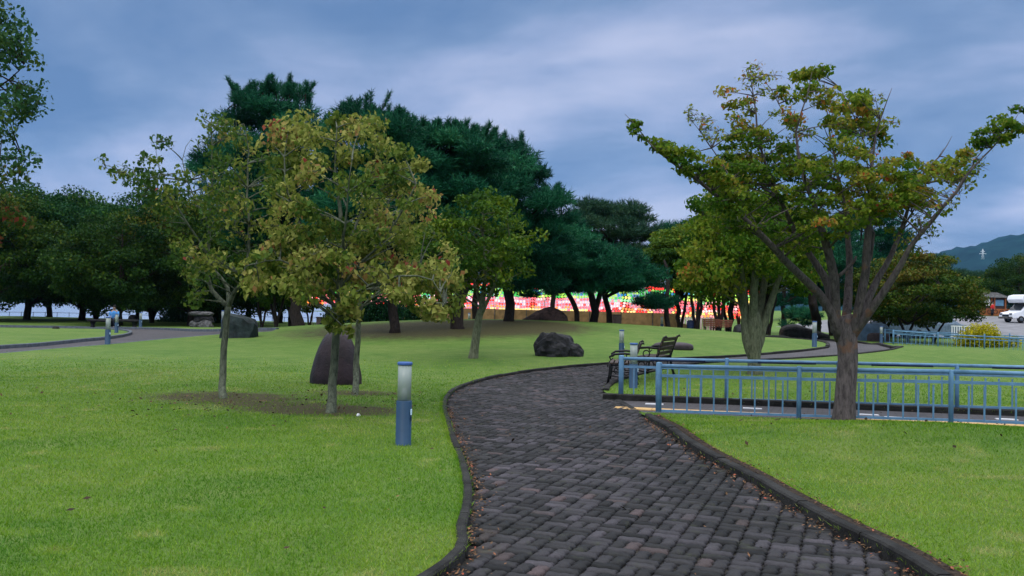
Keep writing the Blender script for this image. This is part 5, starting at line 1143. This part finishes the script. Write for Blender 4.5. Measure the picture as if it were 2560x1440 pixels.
# far brown benches
M['redwood'] = pbr('red_brown_wood', (.22, .075, .045), .6, 0, .3, 8)
def far_bench(px, rz, label):
    p = at(px, 50); r_ = empty('wooden_bench', p, rz, label, 'bench', 'brown benches under the maples')
    mb = MB(); [mb.box((0, -.26+k*.11, .42), (1.0, .09, .03)) for k in range(4)]; mb.build('seat', M['redwood'], r_)
    mb = MB(); [mb.box((0, .18+k*.03, .52+k*.10), (1.0, .03, .085)) for k in range(4)]; mb.build('backrest', M['redwood'], r_)
    for s_ in (-1, 1): mb = MB(); mb.box((s_*.42, .14, .42), (.05, .05, .86)); mb.box((s_*.42, -.24, .2), (.05, .05, .42)); mb.box((s_*.42, -.05, .38), (.04, .40, .04)); mb.build('leg', M['iron'], r_)
far_bench(1781, 2.7, 'left one of two red-brown wooden benches under the slim maples'); far_bench(1806, 3.5, 'right one of two red-brown wooden benches under the slim maples')
p = at(803, 56); r_ = empty('litter_bin', p, 0, 'square dark litter bin on the lawn behind the tall pine', 'litter bin'); mb = MB(); mb.box((0, 0, .34), (.5, .5, .68)); mb.build('body', M['cab'], r_, bevel=.02); mb = MB(); mb.box((0, 0, .70), (.58, .58, .05)); mb.build('rim', M['cab'], r_, bevel=.01)
p = at(1726, 50); r_ = empty('litter_bin', p, 0, 'narrow dark blue litter bin beside the leaning maple stem', 'litter bin'); mb = MB(); mb.lathe((0, 0, 0), [(.15, 0), (.19, .1), (.2, .55), (.17, .6)], 14); mb.build('body', M['grip'], r_); mb = MB(); mb.lathe((0, 0, 0), [(.2, .6), (.2, .64), (.12, .70), (.02, .72)], 14); mb.build('lid', M['grip'], r_)
# ------------------------------------------------------------------ right side: car park, van, kiosk
def sheetq(name, P, mat, lift=.03, n=10):
    mb = MB(); vs = []
    for i in range(n+1):
        for j in range(n+1):
            u, v = i/n, j/n; q = (1-u)*(1-v)*np.array(P[0])+u*(1-v)*np.array(P[1])+u*v*np.array(P[2])+(1-u)*v*np.array(P[3]); vs.append((q[0], q[1], h1(q[0], q[1])+LIFT+lift))
    mb.add(vs, [(i*(n+1)+j, (i+1)*(n+1)+j, (i+1)*(n+1)+j+1, i*(n+1)+j+1) for i in range(n) for j in range(n)], 0, True); return tag(mb.build(name, M[mat]), kind='structure')
sheetq('car_park', [(26, 64), (80, 64), (86, 103), (30, 103)], 'asphalt', n=30)
def X(px, Y): return PX(px, 790, Y).x
Yv = 90; vx = X(2514, Yv); vr = empty('camper_van', (vx, Yv, h1(vx+2, Yv)+LIFT+.03), math.radians(8), 'white camper van with an overcab sleeping box, parked at the right edge', 'camper van'); B = Vector
M['van'] = pbr('van_paint', (.72, .74, .78), .3, 0, .04, 1)
mb = MB(); pr_ = [(0, .45), (.0, .82), (.15, 1.0), (1.0, 1.18), (1.75, 1.95), (2.2, 2.0), (2.2, .45)]
mb.add([(x_, -1.0, z_) for x_, z_ in pr_]+[(x_, 1.0, z_) for x_, z_ in pr_], [tuple(range(7)), tuple(range(13, 6, -1))]+[(i, i+7, (i+1) % 7+7, (i+1) % 7) for i in range(7)]); mb.build('cab', M['van'], vr, bevel=.06)
mb = MB(); pr_ = [(1.15, 2.02), (.95, 2.35), (1.1, 2.72), (1.6, 2.85), (7.0, 2.9), (7.05, .5), (2.22, .5), (2.22, 2.02)]
mb.add([(x_, -1.12, z_) for x_, z_ in pr_]+[(x_, 1.12, z_) for x_, z_ in pr_], [tuple(range(8)), tuple(range(15, 7, -1))]+[(i, i+8, (i+1) % 8+8, (i+1) % 8) for i in range(8)]); mb.build('camper_box', M['van'], vr, bevel=.05)
mb = MB(); mb.add([(1.05, -.85, 1.24), (1.05, .85, 1.24), (1.72, .8, 1.94), (1.72, -.8, 1.94)], [(3, 2, 1, 0)]); mb.build('windscreen', M['glassdark'], vr).location = (-.035, 0, .03)
mb = MB(); mb.add([(1.35, -1.008, 1.25), (2.1, -1.008, 1.25), (2.1, -1.008, 1.85), (1.80, -1.008, 1.85)], [(0, 1, 2, 3)]); mb.build('side_window', M['glassdark'], vr)
mb = MB(); mb.box((3.6, -1.125, 1.95), (1.0, .02, .55)); mb.build('side_window', M['glassdark'], vr)
for s_ in (-.72, .72): mb = MB(); mb.box((.03, s_, .86), (.10, .34, .18)); mb.build('headlight', M['kerb_pale'], vr)
mb = MB(); mb.box((-.005, 0, .72), (.05, .95, .22)); mb.build('grille', M['glassdark'], vr); mb = MB(); mb.box((.0, 0, .5), (.18, 1.96, .2)); mb.build('bumper', M['stone_grey'], vr, bevel=.03)
for x_ in (.95, 5.4):
    for s_ in (-.92, .92):
        mb = MB(); R_w = Matrix.Rotation(PI/2, 3, 'X'); b0 = len(mb.v); mb.lathe((0, 0, 0), [(.2, -.1), (.33, -.11), (.35, -.05), (.35, .05), (.33, .11), (.2, .1)], 20); mb.v = [tuple(R_w @ Vector(v)+Vector((x_, s_, .35))) for v in mb.v]; w_ = mb.build('wheel', M['rubber'], vr)
        mb = MB(); mb.lathe((0, 0, 0), [(.02, -.125), (.19, -.125), (.19, .125), (.02, .125)], 14); mb.v = [tuple(R_w @ Vector(v)+Vector((x_, s_, .35))) for v in mb.v]; mb.build('rim', M['kerb_pale'], w_)
Yk = 106; kx = X(2472, Yk); kr = empty('wooden_kiosk', (kx, Yk, h1(kx, Yk)+LIFT), .05, 'small orange-brown wooden kiosk with lattice panels under the trees', 'kiosk')
M['kw'] = pbr('kiosk_wood', (.30, .10, .04), .7, 0, .25, 5); M['kd'] = pbr('kiosk_dark', (.05, .03, .025), .7)
mb = MB(); mb.box((0, 0, 1.35), (3.0, 2, 1.5)); mb.build('wall', M['kd'], kr)
mb = MB(); mb.add([(-1.9, -1.4, 2.12), (1.9, -1.4, 2.12), (1.9, 1.4, 2.12), (-1.9, 1.4, 2.12), (-1.0, 0, 2.75), (1.0, 0, 2.75)], [(0, 1, 5, 4), (1, 2, 5), (2, 3, 4, 5), (3, 0, 4), (3, 2, 1, 0)]); mb.build('roof', M['stone_grey'], kr)
mb = MB(); mb.box((-.85, -1.03, 1.55), (.75, .05, .8)); mb.build('window', M['white'], kr); mb = MB(); mb.box((.65, -1.03, 1.5), (1.0, .05, .7)); mb.build('window', M['fence'], kr)
for x_ in (-1.45, -.3, .05, 1.35): mb = MB(); mb.box((x_, -1.08, 1.25), (.12, .12, 1.75)); mb.build('post', M['kw'], kr)
mb = MB(); mb.box((0, -1.3, .40), (3.7, .1, .8))
for k in range(5):
    c_ = (-1.45+k*.72, .45)
    for j in range(6):
        a0, a1 = j*PI/3, (j+1)*PI/3; mb.bar((c_[0]+.25*math.cos(a0), -1.37, c_[1]+.25*math.sin(a0)), (c_[0]+.25*math.cos(a1), -1.37, c_[1]+.25*math.sin(a1)), .04, .05, 1)
mb.build('lattice_panel', [M['kw'], M['kd']], kr)
# white picket balustrade, blue-grey covered stack, dark bin
wf = empty('white_balustrade', (0, 0, 0), 0, 'short white picket balustrade left of the yellow shrub', 'fence'); Yw = 62
mb = MB(); x = X(2380, Yw)
while x < X(2440, Yw): mb.box((x, Yw, h1(x, Yw)+.5), (.06, .05, .9)); x += .17
mb.build('pickets', M['white'], wf); mb = MB(); mb.bar((X(2378, Yw), Yw, h1(X(2378, Yw), Yw)+.97), (X(2442, Yw), Yw, h1(X(2442, Yw), Yw)+.97), .09, .07); mb.build('rail', M['white'], wf)
M['tarp'] = pbr('blue_tarp', (.10, .16, .24), .6, 0, .3, 2)
p = at(2182, 52); cr_ = empty('covered_stack', p, .1, 'low stack under a blue-grey tarpaulin behind the far blue railings', 'covered stack')
V, F = rock_mesh((1.75, 1.0, 1.0), 88, rough=.04, power=5); mb = MB(); mb.add([tuple(v) for v in V], F, 0, True); mb.build('tarpaulin', M['tarp'], cr_)
V, F = rock_mesh((1.4, .9, .5), 89, rough=.04, power=6); mb = MB(); mb.add([tuple(v) for v in V], F, 0, False); o = mb.build('crate_base', M['cab'], cr_); o.location = (.1, -.14, 0)
def car(px, Y, rz, mat, label, group='cars in the car park'):
    x = X(px, Y); r_ = empty('parked_car', (x, Y, h1(x, Y)+LIFT+.03), rz, label, 'car', group)
    mb = MB(); pr_ = [(-2.1, .3), (-2.15, .75), (-1.95, .92), (-1.4, .98), (-.7, 1.42), (.7, 1.45), (1.35, 1.0), (2.0, .88), (2.15, .7), (2.1, .3)]; k = len(pr_)
    mb.add([(a_, -.85 if b0 < 1.1 else -.68, b0) for a_, b0 in pr_]+[(a_, .85 if b0 < 1.1 else .68, b0) for a_, b0 in pr_], [tuple(range(k-1, -1, -1)), tuple(range(k, 2*k))]+[(i, (i+1) % k, (i+1) % k+k, i+k) for i in range(k)]); mb.build('body', M[mat], r_, bevel=.04)
    for s_ in (-1, 1):
        mb = MB(); mb.add([(-1.15, s_*.80, 1.02), (1.15, s_*.80, 1.04), (.62, s_*.705, 1.37), (-.62, s_*.705, 1.37)], [(0, 1, 2, 3) if s_ < 0 else (3, 2, 1, 0)]); mb.build('side_window', M['glassdark'], r_)
    for x_ in (-1.35, 1.35):
        for s_ in (-.8, .8):
            mb = MB(); mb.lathe((0, 0, 0), [(.1, -.09), (.3, -.1), (.32, 0), (.3, .1), (.1, .09)], 16); mb.v = [(x_+v[0], s_+v[2], .32+v[1]) for v in mb.v]; mb.build('wheel', M['rubber'], r_)
M['carw'] = pbr('white_car_paint', (.6, .62, .65), .3); M['carb'] = pbr('blue_grey_car_paint', (.12, .17, .23), .3)
car(2262, 66, .15, 'carw', 'pale car glimpsed between the forked stems of the olive-green maple'); car(2340, 64, .1, 'carb', 'blue-grey car behind the olive-green maples'); car(2235, 63, .2, 'carb', 'blue-grey car left of the pale one, mostly hidden by foliage')
# ------------------------------------------------------------------ lake, far shore, hill, pylon
m, t, out = newmat('lake_water'); b = N(t, 'ShaderNodeBsdfPrincipled'); b.inputs['Base Color'].default_value = (.16, .22, .32, 1); b.inputs['Roughness'].default_value = .22
pos = N(t, 'ShaderNodeNewGeometry').outputs['Position']; mp = N(t, 'ShaderNodeMapping'); mp.inputs['Scale'].default_value = (.12, .5, 1); t.links.new(pos, mp.inputs[0]); n_ = noise(t, mp.outputs[0], 1.6, 4, .6)
bu = N(t, 'ShaderNodeBump'); bu.inputs['Strength'].default_value = .5; bu.inputs['Distance'].default_value = .4; t.links.new(n_, bu.inputs['Height']); t.links.new(bu.outputs[0], b.inputs['Normal']); t.links.new(b.outputs[0], out.inputs[0]); M['water'] = m
mb = MB(); mb.add([(-1200, 92, -.35), (-3, 92, -.35), (-3, 900, -.35), (-1200, 900, -.35)], [(0, 1, 2, 3)]); tag(mb.build('lake', M['water']), kind='structure')
rf = empty('shore_railing', (0, 0, 0), 0, 'dark thin railing along the lake shore behind the left trees', 'railing')
x = -66
pmb = MB()
while x < -14: pmb.tube([(x, 90, h1(x, 90)-.1), (x, 90, h1(x, 90)+1.05)], .03, 5); x += 1.2
pmb.build('posts', M['grip'], rf); mb = MB()
for hz in (.55, 1.0): mb.tube([(x_, 90, h1(x_, 90)+hz) for x_ in range(-66, -13, 2)], .022, 5)
mb.build('rails', M['grip'], rf)
hb_ = MB(); r4 = np.random.default_rng(9); nx, ny = 120, 30; vs = []
def hz_(x, y):
    top = 330*math.exp(-((x-2050)/820)**2)+40*math.exp(-((x-1250)/160)**2)*0
    return max(-5, top*math.sin(min(1, max(0, (y-2300)/600))*PI/2)+8*math.sin(x*.021)+6*math.sin(x*.053+1)+4*math.sin(x*.13)+6*math.sin(y*.02+x*.01))
for i in range(nx+1):
    for j in range(ny+1):
        x = 300+i*26; y = 2250+j*40; vs.append((x, y, hz_(x, y)*(1 if i else 0)-8+r4.uniform(-3, 5)))
hb_.add(vs, [(i*(ny+1)+j, (i+1)*(ny+1)+j, (i+1)*(ny+1)+j+1, i*(ny+1)+j+1) for i in range(nx) for j in range(ny)], 0, True)
M['forest'] = pbr('forest_hill', (.006, .022, .020), .95, 0, .4, .02, spec=0.0); tag(hb_.build('hill', M['forest']), kind='structure')
py = PX(2457, 640, 2050); pr = empty('power_pylon', py, 0, 'tiny pale power pylon in front of the blue hill', 'pylon'); py0 = 0
M['pyl'] = pbr('pylon_steel', (.65, .68, .72), .6); mb = MB()
for sx in (-1, 1):
    for sy_ in (-1, 1): mb.tube([(sx*2.4, sy_*2.4, -8), (sx*1.0, sy_*1.0, 6), (0, 0, 17)], .35, 4)
for z in range(-6, 10, 5): mb.tube([(-2, 0, z), (2, 0, z+5)], .3, 4); mb.tube([(2, 0, z), (-2, 0, z+5)], .3, 4)
mb.build('tower', M['pyl'], pr)
for z, w_ in ((5, 8), (10, 5)): mb = MB(); mb.tube([(-w_, 0, z), (0, 0, z+1.5), (w_, 0, z)], .6, 4); mb.build('crossarm', M['pyl'], pr)

# ------------------------------------------------------------------ air
hm, t, out = newmat('haze'); pv = N(t, 'ShaderNodeVolumePrincipled'); pv.inputs['Color'].default_value = (.25, .55, 1.0, 1); pv.inputs['Density'].default_value = .00005; pv.inputs['Anisotropy'].default_value = .0
t.links.new(pv.outputs[0], out.inputs[1])
mb = MB(); mb.box((0, 1500, 350), (8000, 6400, 800)); hz = mb.build('haze', hm); tag(hz, 'thin blue evening air between the park and the far hill', 'haze', kind='stuff')
